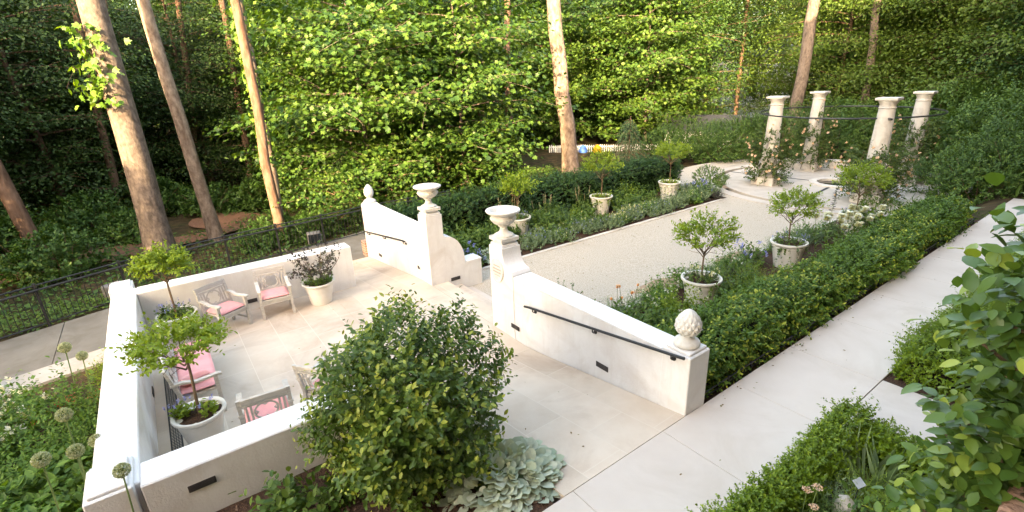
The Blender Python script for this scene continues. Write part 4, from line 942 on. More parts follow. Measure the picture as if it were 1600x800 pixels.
# right bed
cloud_copies(mound('silver_artemisia', 'soft grey-green mound along the gravel in the right flower bed', M['greygreen'], .55, .5, 150, .05, 11, NEEDLE, wid=2.2), spread(14, -6.6, -5.9, 7.0, 17.6, BZ, .8, 1.2, 3), group='soft grey-green mounds in the right flower bed')
cloud_copies(mound('leafy_perennial', 'mid-green leafy perennial between the pots and the long hedge', M['bed'], .5, .6, 120, .07, 10), spread(18, -5.9, -4.65, 6.0, 17.2, BZ, .8, 1.25, 4), group='leafy perennials in the right flower bed')
cloud_copies(mound('fine_perennial', 'fine bright green perennial in the right flower bed', M['box'], .5, .75, 160, .05, 12, NEEDLE, wid=2.0, tl=.45), spread(10, -6.3, -4.8, 7.6, 15.8, BZ, .8, 1.2, 5), group='fine bright perennials in the right flower bed')
put(mound('lime_shrub', 'white-flecked bright shrub in front of the pot beyond the pineapple finial', M['lime'], .6, .9, 150, .06, 10, bloom=M['petalwhite'], nb=18, bs=.03), -5.55, 8.2, BZ, 0, 1.05)
put(mound('blue_agapanthus', 'blue flower heads at the gravel edge by the middle right pot', M['bed'], .35, .6, 60, .09, 8, bloom=M['petalblue'], nb=8, bs=.07, tall=.25), -6.3, 12.4, BZ, 0, 1.1)
cloud_copies(spikes('orange_lily', 'orange lily with thin seed stalks behind the sloping coping', 3, .72, .12, M['bed'], M['petalorange'], .036, (.93, 1), leafy=.07), [(-6.25, 7.15, BZ, 1, 0), (-6.35, 7.55, BZ, .9, 1)], group='orange lilies behind the ramp wall')
cloud_copies(spikes('white_lily', 'white lilies near the columns in the right flower bed', 7, 1.15, .4, M['bed'], M['petalwhite'], .11, (.88, 1), leafy=.07), [(-5.3, 14.8, BZ, 1, 0), (-5.5, 15.5, BZ, 1, 1), (-5.15, 16.1, BZ, .9, 2)], group='white lilies by the columns')
cloud_copies(mound('rusty_grass', 'rust-coloured plume clump before the boxwood ball', M['rust'], .3, .5, 70, .05, 9, NEEDLE, wid=2), [(-4.95, 16.3, BZ, 1, 0), (-5.0, 15.7, BZ, .9, 1), (-5.4, 16.9, BZ, .9, 2)], group='rusty plume clumps')
put(spikes('bronze_foxglove', 'tall dark-belled flower spike before the fountain', 1, 1.6, .05, M['bed'], M['purple'], .10, (.6, 1)), -5.95, 15.9, BZ)
put(mound('low_shrub', 'round green shrub at the corner behind the ramp wall coping', M['bed'], .6, .75, 130, .06, 10), -6.35, 5.9, BZ, 0, 1)
# lower left border
cloud_copies(mound('golden_shrub', 'yellow-green feathery shrub left of the terrace wall', M['lime2'], .6, .85, 190, .045, 14, tl=.6), [(-9.1, -2.1, -.75, 1.35, 0), (-8.2, -2.75, -.72, 1.25, 1), (-9.6, -2.9, -.78, 1.2, 2), (-8.3, -1.75, -.7, .95, 3), (-9.5, -1.65, -.78, .8, 4), (-7.6, -2.3, -.7, 1.0, 5), (-8.9, -3.4, -.7, 1.2, 6)], group='yellow-green shrubs left of the terrace')
cloud_copies(mound('leafy_groundcover', 'mid-green leafy clump at the foot of the left terrace wall', M['lime2'], .6, .48, 170, .10, 8), [(-6.5, -1.9, -.50, 1.0, 0), (-6.9, -2.6, -.55, 1.1, 1), (-7.4, -1.9, -.58, .9, 2), (-6.1, -2.6, -.45, 1.1, 3), (-7.6, -3.2, -.6, 1.1, 4), (-5.9, -1.75, -.45, .8, 5), (-6.6, -3.3, -.5, 1, 1.5), (-5.6, -2.2, -.40, .9, 2.5), (-7.3, -3.9, -.6, 1.1, 0.5), (-8.4, -3.7, -.65, 1.1, 3.5), (-6.2, -2.1, -.45, 1.2, 1.1), (-7.0, -2.1, -.5, 1.2, 2.2), (-5.6, -2.8, -.4, 1.2, 3.3), (-5.4, -1.75, -.35, .8, 4.4), (-7.8, -2.0, -.6, 1.0, 5.5), (-6.7, -2.95, -.5, 1.2, .2), (-6.0, -3.7, -.42, 1.2, .9)], group='leafy clumps left of the terrace')
cloud_copies(mound('white_hydrangea', 'white-flowered mound beside the grey walkway', M['bed'], .5, .5, 80, .08, 8, bloom=M['petalwhite'], nb=30, bs=.055), [(-9.6, -3.25, -.72, 1.5, 0), (-8.6, -3.2, -.7, 1.5, 1), (-10.5, -2.75, -.85, 1.1, 2), (-9.0, -2.85, -.7, 1.5, 3)], group='white-flowered mounds by the walkway')
cloud_copies(mound('coral_bells', 'coral-leaved clump at the back of the left border', M['petalcoral'], .35, .3, 70, .06, 8), [(-10.2, -1.6, -.85, .8, 0), (-10.5, -2.15, -.86, .55, 1), (-10.0, -2.5, -.84, .5, 2)], group='coral clumps by the walkway')
put(mound('small_boxwood', 'small dense green shrub between the walkway and the left wall', M['box'], .4, .55, 160, .035, 10), -11.1, -1.6, -.9)
cloud_copies(mound('magenta_flowers', 'magenta-dotted low plant at the bottom left', M['bed'], .4, .35, 80, .05, 8, bloom=M['petalmag'], nb=16, bs=.03), [(-6.9, -2.35, -.55, 1, 0), (-6.3, -2.2, -.48, .8, 1), (-6.0, -3.0, -.45, .9, 2)], group='magenta flowers in the left border')
# alliums
def allium(label, x, y, zg, ztop, r, lean=(0, 0)):
    o = thing('allium', label, 'flower', (x, y, zg), group='round allium heads by the left wall'); h = ztop-zg
    b = MB(); b.tube([(lean[0]*.9, lean[1]*.9, 0), (lean[0]*.35, lean[1]*.35, h*.55), (0, 0, h)], .0075, 6); b.build('stem', M['stem'], o, smooth=True)
    r *= .68; n = 620; d = unit(n); P = d*r*.82+np.array([0, 0, h]); leaves('flower_head', P, d+unit(n)*.9, d+unit(n)*.4, r*.36, OVAL, M['allium'], parent=o, wid=.8)
    q = MB(); q.tube([(0, 0, 0), (0, 0, .01)], .004, 3)
    c = leaves('pedicel', np.tile([0, 0, h], (n, 1)), d, unit(n), r*.9, NEEDLE, M['bed'], parent=o, wid=.25)
    return o
for (px, py, D, r, lab) in ((190, 735, 5.4, .10, 'round allium head standing in front of the terrace wall corner pier'), (100, 648, 6.6, .105, 'round allium head above the yellow-green shrubs'), (64, 718, 6.1, .105, 'round allium head farthest toward the lower left corner'),
                            (118, 705, 6.0, .10, 'round allium head beside the left wall, just above the leafy clumps'), (150, 688, 6.8, .10, 'round allium head partly hidden at the edge of the left wall'), (101, 543, 9.6, .115, 'allium head standing against the grey walkway, the paler one nearer the fence'), (128, 556, 9.2, .10, 'small allium head against the walkway edge by the wall')):
    p = far(px, py, D); zg = float(terrain_h(p[0], p[1]))
    allium(lab, p[0], p[1], zg+.03, p[2], r, (.25*R.random()-.05, .1*R.random()-.12))
# mulch-bed plants below the front wall
cloud_copies(mound('rose_seedling', 'young broad-leaved plant on the mulch below the front wall', M['bed'], .3, .55, 40, .10, 7, tl=.38), [(-4.85, .30, -.22, 1, 0), (-4.6, .75, -.2, .8, 1), (-4.35, .25, -.18, .7, 3)], group='young plants on the front mulch')
cloud_copies(mound('low_shrub', 'low green clump at the bottom edge below the front wall', M['bed'], .32, .32, 90, .05, 9), [(-4.9, -.42, -.25, 1, 0), (-4.75, -.05, -.24, .8, 1)], group='low clumps below the front wall')
cloud_copies(mound('fern_clump', 'dark feathery clump where the mulch meets the paving', M['conifer'], .28, .3, 60, .05, 12, NEEDLE, wid=1.6), [(-4.55, 2.72, -.2, 1, 0), (-4.9, 2.55, -.22, 1.1, 1), (-5.2, 2.6, -.24, .9, 2)], group='feathery clumps at the mulch edge')
# mulch chips
n = 900; P = np.stack([-5.3+2.2*rng.random(n), -.6+3.4*rng.random(n), np.zeros(n)], 1); P[:, 2] = terrain_h(P[:, 0], P[:, 1])+.06; D = unit(n)*np.array([1, 1, .25])
stuff(leaves('mulch_chips', P, D, np.tile([0, 0, 1.], (n, 1))+unit(n)*.3, .05*(.5+rng.random(n)), CARD, leafmat('bark_chip', [(.05, .03, .02), (.16, .085, .055), (.24, .15, .10)], .9, 0), wid=.7), 'scattered bark chips on the front bed', 'mulch')
# lower right bed
def iris(label, x, y, z, n=26, h=.55):
    o = thing('iris_clump', label, 'plant', (x, y, z)); a = rng.random(n)*2*PI; P = np.stack([.09*np.cos(a), .09*np.sin(a), 0*a], 1)
    D = np.stack([np.cos(a)*.45, np.sin(a)*.45, .9+.3*rng.random(n)], 1); N = np.stack([-np.sin(a), np.cos(a), .2+0*a], 1)+unit(n)*.5
    leaves('foliage', P, D, N, h*(.6+.55*rng.random(n)), BLADE, M['greygreen'], parent=o, wid=1.15); 
    b = MB(); b.tube([(0, 0, -.02), (0, 0, .05)], .05, 8); b.build('stem', M['stem'], o); return o
iris('blue-green sword-leaved iris clump inside the near boxwood', -1.17, 5.33, -.03, 38, .62)
iris('small sword-leaved tuft beside the landing boxwood', -.98, 5.45, -.03, 14, .5)
put(mound('fennel_clump', 'soft feathery green clump beside the iris', M['box'], .35, .55, 190, .05, 16, NEEDLE, wid=.8, tl=.42), -1.0, 4.98, -.03)
put(mound('fennel_clump', 'low feathery clump at the bottom edge by the plant label', M['bed'], .3, .4, 150, .045, 14, NEEDLE, wid=1.2, tl=.3), -1.22, 4.45, -.03, 1)
put(mound('grey_herb', 'upright grey-green herb between the boxwood and the iris', M['greygreen'], .26, .42, 70, .045, 12, NEEDLE, wid=2.2, tl=.3), -1.30, 4.82, -.03, 1)
put(mound('grey_herb', 'low grey-green herb at the bottom edge beside the yarrow', M['bed'], .3, .35, 90, .05, 10, tl=.25), -1.12, 4.1, -.03, 2)
put(mound('grey_herb', 'green herb below the big-leaved wall shrub', M['bed'], .35, .5, 120, .05, 10, tl=.35), -.75, 4.6, -.03, 2)
put(mound('grey_herb', 'feathery green herb behind the big-leaved wall shrub', M['box'], .35, .5, 120, .05, 12, NEEDLE, wid=1.4, tl=.35), -.72, 5.15, -.03, 2)
def yarrow(label, x, y, z, hs, group=None):
    o = thing('apricot_yarrow', label, 'flower', (x, y, z), group=group); b = MB(); P = []
    for i, (dx, dy, h) in enumerate(hs):
        b.tube([(dx*.5, dy*.5, 0), (dx, dy, h)], .005, 5)
        for k in range(60): a = R.random()*6.28; q = .042*math.sqrt(R.random()); P.append((dx+q*math.cos(a), dy+q*math.sin(a), h+.012*(1-(q/.042)**2)))
    b.build('stem', M['stem'], o); P = np.array(P); leaves('flower_head', P, unit(len(P))+np.array([0, 0, .4]), np.tile([0, 0, 1.], (len(P), 1)), .017, OVAL, M['petalpink'], parent=o, wid=1.4); return o
yarrow('flat apricot flower heads on thin stalks beside the near boxwood', -1.33, 4.22, -.03, [(0, 0, .52), (.06, .07, .55), (.09, -.02, .40)])
pl2 = thing('plant_label', 'tilted grey plant label on a black stake by the feathery clump', 'label', (-1.09, 4.77, -.03), 2.4)
b = MB(); b.tube([(0, 0, 0), (0, 0, .42)], .006, 6); b.build('stake', M['black'], pl2); b = MB(); b.box(-.055, .055, -.003, .003, -.04, .04, .001, Matrix.Translation((0, 0, .45)) @ Matrix.Rotation(.9, 4, 'X')); b.build('plate', M['labelgrey'], pl2)
st_ = thing('garden_stone', 'pale stone among the leaves at the bottom edge', 'stone', (-1.14, 4.70, -.03)); shp = MB(); d = unit(60); shp.hull([tuple(p) for p in d*np.array([.10, .08, .17])*(1+.12*rng.random((60, 1)))+np.array([0, 0, .12])]); shp.build('stone', M['concrete'], st_)

# espaliered big-leaved shrub on the brick pier
rng = np.random.default_rng(404); R = random.Random(21)
ES = (-.165, 2.05)
es = thing('espalier_shrub', 'large glossy-leaved wall shrub in the right foreground', 'shrub', (ES[0], ES[1], 0))
b = MB(); tp = limb_path((0, 0, -.03), (0.0, 0.0, 1), 3.6, 10, wig=.012); b.tube(tp, np.linspace(.024, .012, 11), 9)
P = []; Dd = []; Ln = []
for i in range(300):
    zb = 1.0+2.68*(i/300); a = np.interp(zb, tp[:, 2], tp[:, 0]); c = np.interp(zb, tp[:, 2], tp[:, 1])
    az = R.choice([1.35, 1.9, 2.6, 3.5, 4.0, 4.3, 4.9, 5.5, .6])+R.gauss(0, .35); L = (.08+.19*R.random())
    bp = limb_path((a, c, zb), (math.cos(az), math.sin(az), .55), L, 4, sag=.05, wig=.08); b.tube(bp, np.linspace(.009, .004, 5), 5, cap=False)
    for j in range(4):
        d2 = unit(1)[0]*.7+np.array([math.cos(az)*.6, math.sin(az)*.6, .55]); P.append(bp[1+j % 4]); Dd.append(d2/np.linalg.norm(d2)); Ln.append(.10+.14*R.random())
b.build('trunk', M['twig'], es, smooth=True)
q, D, N, t, idx = twigs(np.array(P), np.array(Dd), np.array(Ln), 7, 1.0, .5); N = N*.5+np.array([0, 0, .8])
tw_ = rng.random(len(P))[idx]; leaves('foliage', q, D, N, .064*(.5+.7*rng.random(len(q))), LONG, M['big'], .12+.42*rng.random(len(q))+.55*(tw_ > .7)*np.clip(t, 0, 1), es, wid=1.35)
bp_ = thing('brick_wall', 'orange-red brick wall with rowlock capping at the right edge', 'wall', (-.06, 1.75, 0))
b = MB(); b.box(.0, .4, 0, 1.35, 0, 2.82, .004); b.build('wall_body', M['brick'], bp_, uvbox=True)
b = MB()
for i in range(15): b.box(-.015, .19, -.02+i*.0925, -.02+i*.0925+.082, 2.825, 2.93, .006); b.box(.2, .41, -.02+i*.0925, -.02+i*.0925+.082, 2.825, 2.93, .006)
b.build('rowlock_cap', mat('rowlock_brick', (.36, .175, .11), .9, (.47, .27, .18), 7, 6, .5, 60), bp_)
def tie(label, p0, p1):
    o = thing('training_tie', label, 'tie', p0, group='ties holding the wall shrub'); d = Vector(p1)-Vector(p0); b = MB()
    th = np.linspace(0, 5.6, 16); b.tube([(.026*math.cos(a)-.026, .026*math.sin(a), .008*a/6) for a in th], .005, 6); b.tube([(0, 0, 0), d*.5+Vector((0, 0, -.012)), d], .005, 6); b.build('cord', mat('pale_cord', (.52, .40, .28), .7), o, smooth=True)
tie('pale cord tie round the shrub trunk, the lower one', (-.14, 2.09, 2.86), (-.04, 2.16, 2.82)); tie('pale cord tie hooked high in the shrub leaves', (-.13, 2.11, 3.22), (-.02, 2.24, 3.19))

rng = np.random.default_rng(505); R = random.Random(31)
# ================================================================== ROUND GARDEN: ISLAND, WATER, COLUMNS
RC = (-9.1, 24.6)
def annulus(mb, r0, r1, z0, z1, n=96, a0=0, a1=2*PI):
    full = abs(a1-a0-2*PI) < 1e-6; th = np.linspace(a0, a1, n+1); th = th[:-1] if full else th; m = len(th)
    V = np.concatenate([np.stack([r*np.cos(th), r*np.sin(th), np.full(m, z)], 1) for r, z in ((r0, z1), (r1, z1), (r1, z0), (r0, z0))])
    Fc = [(k*m+i, k*m+(i+1) % m, ((k+1) % 4)*m+(i+1) % m, ((k+1) % 4)*m+i) for k in range(4) for i in range(m if full else m-1)]
    if not full: Fc += [(0, m, 2*m, 3*m), (m-1, 4*m-1, 3*m-1, 2*m-1)]
    mb.add(V, Fc)
b = MB(); th = np.linspace(0, 2*PI, 97)[:-1]; V = np.concatenate([np.stack([RC[0]+r*np.cos(th), RC[1]+r*np.sin(th), np.full(96, -.804)], 1) for r in (5.4, 7.4)]); b.add(V, [(i, 96+i, 96+(i+1) % 96, (i+1) % 96) for i in range(96)]); struct(b.build('gravel_court', M['gravel']))
ft = thing('round_fountain', 'round pale stone fountain court with a narrow moat and a centre pool', 'fountain', (RC[0], RC[1], -.80))
b = MB(); annulus(b, 5.15, 5.62, -.2, .03); b.build('outer_kerb', M['island'], ft)
b = MB(); annulus(b, 4.86, 5.149, -.3, -.09); b.build('moat_water', M['water'], ft)
b = MB(); annulus(b, 1.05, 4.85, -.3, .03); 
for k in range(4): a = k*PI/2; pass
b.build('island', M['island'], ft)
b = MB(); annulus(b, .80, 1.10, -.1, .09); b.build('pool_kerb', M['column'], ft)
b = MB(); n = 48; b.add([(0, 0, -.02)]+[(.799*math.cos(t), .799*math.sin(t), -.02) for t in np.arange(n)*2*PI/n], [(0, 1+i, 1+(i+1) % n) for i in range(n)]); b.build('pool_water', M['water'], ft)
for k in range(4):
    a = k*PI/2+.1; Mx = Matrix.Rotation(a, 4, 'Z'); b = MB(); b.box(1.12, 4.84, -.06, .06, .031, .036, .001, Mx); b.build('rill', M['slate'], ft)
b = MB(); b.tube([(.12, 0, .05), (.12, 0, .30)], .02, 8); b.build('spout', M['white'], ft)
for a0, a1, lab in ((1.1, 2.05, 'curved pale stone seat wall between the two rear columns'), (.0, .75, 'curved pale stone seat wall at the right rear of the fountain'), (2.45, 3.0, 'curved pale stone seat wall at the left rear of the fountain')):
    b = MB(); annulus(b, 4.05, 4.5, .032, .42, 24, a0, a1); w = b.build('seat_wall', M['column']); w.location = (RC[0], RC[1], -.80); tag(w, lab, 'wall', 'curved seat walls of the fountain')
# wait: columns
colxy = [(-11.25, 22.55), (-11.5, 27.1), (-6.95, 21.95), (-7.25, 26.8)]
clab = ['tapered limestone column at the left front of the fountain', 'tapered limestone column at the left rear of the fountain', 'tapered limestone column at the right front of the fountain', 'tapered limestone column at the right rear of the fountain']
def column():
    o = thing('stone_column', clab[0], 'column', group='columns around the fountain')
    b = MB(); b.box(-.48, .48, -.48, .48, -.1, .34, .015); b.build('plinth', M['column'], o)
    b = MB(); b.lathe([(.40, .342), (.42, .37), (.41, .40), (.36, .42), (.345, .45)], 36); b.build('base_moulding', M['column'], o, smooth=True)
    b = MB(); b.lathe([(.335-.075*(t**1.4), 0.45+2.93*t) for t in np.linspace(0, 1, 12)], 36); b.build('shaft', M['column'], o, smooth=True)
    b = MB(); b.lathe([(.258, 3.385), (.278, 3.40), (.278, 3.43), (.256, 3.445), (.256, 3.53), (.27, 3.55), (.30, 3.61), (.32, 3.66), (.32, 3.672)], 36); b.build('capital', M['column'], o, smooth=True)
    b = MB(); b.box(-.345, .345, -.345, .345, 3.673, 3.76, .01); b.build('abacus', M['column'], o)
    return o
c0 = column()
for i, (x, y) in enumerate(colxy):
    c = c0 if i == 0 else copy_tree(c0); put(c, x, y, -.77, .05); c.scale = (1, 1, 1.018); c['label'] = clab[i]
def ring_bar(label, z, r):
    o = thing('iron_ring', label, 'iron ring', (0, 0, 0), group='iron rings tying the columns'); b = MB()
    cx, cy = np.mean([p[0] for p in colxy]), np.mean([p[1] for p in colxy]); rr = np.mean([math.dist((cx, cy), p) for p in colxy])+r
    th = np.linspace(0, 2*PI, 65); b.tube([(cx+rr*math.cos(t)*.93, cy+rr*math.sin(t)*1.03, z) for t in th], .030, 8, cap=False); b.build('bar', M['black'], o, smooth=True)
    for x, y in colxy:
        q = MB(); d = Vector((x-cx, y-cy, 0)).normalized(); q.tube([(x+d.x*.15, y+d.y*.15, z), (x+d.x*(.48), y+d.y*.48, z)], .04, 8); q.build('bracket', M['black'], o)
ring_bar('black iron ring tied round the outside of the four columns', 2.33, .36)
def climber(label, x, y, h, w, seed):
    o = thing('climbing_rose', label, 'climber', (x, y, -.65), group='climbing roses on the columns'); b = MB(); P = []; Dd = []
    for i in range(9):
        az = i*.72+seed; p = [np.array([.62*math.cos(az), .62*math.sin(az), 0])]
        for k in range(7): p.append(np.array([.42*math.cos(az+k*.25)*(1+.15*rng.normal()), .42*math.sin(az+k*.25)*(1+.15*rng.normal()), h*(k+1)/7*(.6+.4*rng.random())]))
        p = np.array(p); b.tube(p, np.linspace(.014, .006, 8), 5, cap=False)
        for j in range(60):
            t = rng.random()**.8*7; a = int(t); a = min(a, 6); q = p[a]+(p[a+1]-p[a])*(t-a); v = q*np.array([1, 1, 0]); v /= np.linalg.norm(v)+1e-6
            d = v*.8+unit(1)[0]*.7+np.array([0, 0, .25]); P.append(q+v*.35*rng.random()*w); Dd.append(d/np.linalg.norm(d))
    b.build('stem', M['twig'], o, smooth=True); P = np.array(P); Dd = np.array(Dd)
    q, D, N, t, idx = twigs(P, Dd, w*(.35+.5*rng.random(len(P))), 12, .8); leaves('foliage', q, D, N, .095*(.6+.6*rng.random(len(q))), OVAL, M['rosefol'], parent=o)
    k = rng.integers(0, len(P), 60); T = P[k]+Dd[k]*w*.62
    q, D, N, t, _ = twigs(T, Dd[k], .05, 12, 1.0, .4); leaves('blossom', q, D, N, .07, OVAL, M['petalpink'], parent=o, wid=1.4); return o
for i, (lab, h, w) in enumerate((('climbing rose around the left front column', 2.5, .62), ('climbing rose with peach blooms on the left rear column', 3.4, .75), ('bushy climbing rose on the right front column', 2.4, .85), ('climbing rose with peach blooms on the right rear column', 3.0, .55))):
    climber(lab, colxy[i][0], colxy[i][1], h, w, i*1.7)
cloud_copies(mound('water_grass', 'green rushes growing in the fountain moat', M['bed'], .45, .75, 60, .3, 5, BLADE, wid=1, tl=.4), [(-12.6, 21.0, -1.0, .7, 0), (-13.2, 22.3, -1.0, .7, 1), (-5.3, 21.8, -1.0, 1, 2), (-4.9, 23.2, -1.0, 1.1, 3)], group='rushes in the fountain moat')
rb = thing('end_planting', 'dense evergreen shrub bank behind the fountain', 'shrub', (0, 0, 0)); bpy.data.objects.remove(rb)

# ================================================================== BACKGROUND BUILDINGS, PICKET FENCE
pf = thing('picket_fence', 'white picket fence seen through the trees beyond the garden', 'fence', (0, 0, 0)); a_, c_ = far(858, 240, 41), far(1040, 240, 41)
gz = -1.95; pf.location = (a_[0], a_[1], gz); vx, vy = (c_[0]-a_[0]), (c_[1]-a_[1]); LL = math.hypot(vx, vy); rot = math.atan2(vy, vx); pf.rotation_euler.z = rot
for zz in (.25, .72): b = MB(); b.box(0, LL, -.02, .02, zz, zz+.08, .004); b.build('rail', M['paintwhite'], pf)
b = MB(); n = int(LL/.17)
for i in range(n): x = i*.17; b.hull([(x, -.035, .08), (x+.10, -.035, .08), (x, -.021, .08), (x+.10, -.021, .08), (x, -.035, .86), (x+.10, -.035, .86), (x, -.021, .86), (x+.10, -.021, .86), (x+.05, -.035, .94), (x+.05, -.021, .94)])
b.build('picket', M['paintwhite'], pf)['kind'] = 'stuff'
def toy(name, lab, m, px, D):
    p = far(px, 240, D); o = thing(name, lab, 'play toy', (p[0], p[1], gz+.15), rot)
    b = MB(); b.lathe([(.18, 0), (.30, .1), (.33, .4), (.26, .65), (.10, .78)], 20); b.build('body', m, o, smooth=True); b = MB(); b.box(-.42, .42, -.05, .05, .28, .36, .02); b.build('arm', m, o)
toy('spring_rider', 'blue play toy standing before the white picket fence', M['blue'], 911, 40.5); toy('spring_rider', 'yellow play toy standing before the white picket fence', M['yellow'], 933, 40.5)
def house(label, px, py, D, w, d, h, rz, roofm, wallm, eave=.4):
    p = far(px, py, D); o = thing('house', label, 'house', (p[0], p[1], float(terrain_h(p[0], p[1]))-.2), rz)
    b = MB(); b.box(-w/2, w/2, -d/2, d/2, 0, h, .01); b.build('wall', wallm, o)
    b = MB(); b.prism([(-d/2-eave, h+.02), (d/2+eave, h+.02), (0, h+d*.30)], 0, -w/2-eave, w/2+eave); b.build('roof', roofm, o)
    for s in (-1, 1):
        for k in (-.3, 0, .3):
            f = MB(); f.box(k*w-.5, k*w+.5, s*(d/2+.005), s*(d/2+.04), h*.35, h*.78, .01); q = f.build('window', M['paintwhite'], o)
            g = MB(); g.box(k*w-.42, k*w+.42, s*(d/2+.042), s*(d/2+.05), h*.38, h*.75, .004); g.build('pane', M['glass'], q)
    return o
house('small white outbuilding with a grey shingle roof left of the columns', 1098, 210, 43, 5, 3.6, 1.5, .35, M['roof'], M['paintwhite'])
house('large pale house glimpsed through the trees above the left columns', 1190, 130, 78, 16, 10, 7.5, .3, M['roof'], M['paintwhite'])
house('pale house glimpsed in the dark woods at the upper left', 60, 190, 62, 14, 9, 5.0, 1.3, M['roof'], M['paintwhite'])

# the brick house the picture is taken from (unseen, behind and beside the viewpoint; height shaped for the shade it casts)
hs = thing('brick_house', 'tall brick house behind the viewpoint', 'house', (1.4, 0, 0))
b = MB(); b.box(0, 14, -11, 48, -.3, 17.5, .02); b.build('wall', M['brick'], hs, uvbox=True)
b = MB(); b.box(.4, 13, -34, -11.01, -.3, 12.6, .02); b.build('shade_wing_wall', M['brick'], hs, uvbox=True)  # unseen wing, added and sized to keep the lower walkway in shade
b = MB(); b.prism([(0, 12.62), (13.4, 12.62), (6.7, 13.6)], 1, -34.4, -11.51); b.build('shade_wing_roof', M['roof'], hs)
b = MB(); b.prism([(-.5, 17.52), (14.5, 17.52), (7, 20.5)], 1, -11.5, 48.5); b.build('roof', M['roof'], hs)
for y in np.arange(-8, 46, 4.2):
    for z in (1.0, 5.6, 10.2):
        f = MB(); f.box(-.05, -.002, y-.7, y+.7, z, z+2.1, .01); q = f.build('window', M['paintwhite'], hs); g = MB(); g.box(-.06, -.052, y-.6, y+.6, z+.1, z+2.0, .004); g.build('pane', M['glass'], q)

# ================================================================== WOODS
def tall_trunk(name, label, px, py, D, dia, px_top, m, h=24, kind='pine', group='tall bare trunks of the woods'):
    p = far(px, py, D); q = far(px_top, 0, D); zt = q[2]; gz = float(terrain_h(p[0], p[1]))
    o = thing(name, label, 'tree', (p[0], p[1], gz-.1), group=group); lx, ly = (q[0]-p[0])/max(1, zt-p[2]), (q[1]-p[1])/max(1, zt-p[2])
    b = MB(); k = 16; z = np.linspace(0, h, k); wob = np.cumsum(rng.normal(size=(k, 2))*.035, 0); wob[:3] = 0
    fl = np.ones(k); fl[0] = 1.25; b.tube(np.stack([lx*z+wob[:, 0], ly*z+wob[:, 1], z], 1), dia/2*np.linspace(1, .45, k)*fl, 18)
    P = []; Dd = []
    for i in range(16):
        zb = h*(.62+.37*i/16); az = i*2.4; c = np.array([lx*zb+np.interp(zb, z, wob[:, 0]), ly*zb+np.interp(zb, z, wob[:, 1]), zb]); bp = limb_path(c, (math.cos(az), math.sin(az), .35), 3.2*(1-.5*i/16), 5, wig=.08)
        b.tube(bp, np.linspace(.07, .02, 6), 5, cap=False)
        for j in range(45): t = .3+.7*rng.random(); q_ = bp[0]+(bp[-1]-bp[0])*t+rng.normal(size=3)*.45; P.append(q_); Dd.append(unit(1)[0])
    b.build('trunk', m, o, smooth=True); P = np.array(P); leaves('crown', P, np.array(Dd), unit(len(P)), .45*(.6+.6*rng.random(len(P))), CARD, M['forest'], parent=o)
    return o
t1 = tall_trunk('tall_tree', 'thick grey-barked tall tree behind the fence at the left', 249, 385, 20.5, .86, 145, M['bark'])
t2 = tall_trunk('tall_tree', 'slender sunlit tall tree just right of the thickest trunk', 338, 368, 22.0, .48, 222, M['pinesun'])
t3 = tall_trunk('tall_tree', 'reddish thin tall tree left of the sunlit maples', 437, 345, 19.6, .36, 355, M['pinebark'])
t4 = tall_trunk('tall_tree', 'ivy-clad tall tree beside the reddish thin trunk', 431, 330, 20.3, .38, 381, M['pinesun'])
t5 = tall_trunk('tall_tree', 'tall reddish pine in front of the white picket fence', 893, 265, 28.5, .92, 874, M['pinesun'])
tall_trunk('tall_tree', 'leaning thin dark tree at the left edge', 66, 400, 23, .5, -140, M['pinebark'])
for px, py, D, dia, pt, m, lab in ((1066, 190, 52, .5, 1093, M['pinebark'], 'slim reddish pine behind the outbuilding roof'), (1236, 200, 38, .8, 1272, M['bark'], 'grey tall tree rising behind the left columns'), (1358, 150, 42, .55, 1378, M['bark'], 'thin grey tree rising behind the right columns'),
                                   (752, 200, 33, .55, 742, M['pinebark'], 'reddish trunk among the maples, above the far urn'), (795, 200, 34, .5, 790, M['pinebark'], 'reddish trunk among the maples, left of the tall pine'), (1150, 170, 56, .4, 1168, M['pinebark'], 'dark slim tree beside the pale house gap'), (1460, 170, 46, .5, 1500, M['pinebark'], 'dark slim tree far behind the right rear column'),
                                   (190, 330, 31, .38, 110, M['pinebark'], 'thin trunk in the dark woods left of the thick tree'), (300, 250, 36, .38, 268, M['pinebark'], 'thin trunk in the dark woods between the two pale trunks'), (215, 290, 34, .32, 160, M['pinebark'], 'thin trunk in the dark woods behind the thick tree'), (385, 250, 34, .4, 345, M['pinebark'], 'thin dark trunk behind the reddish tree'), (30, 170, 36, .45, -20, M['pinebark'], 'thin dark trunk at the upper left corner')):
    tall_trunk('tall_tree', lab, px, py, D, dia, pt, m)
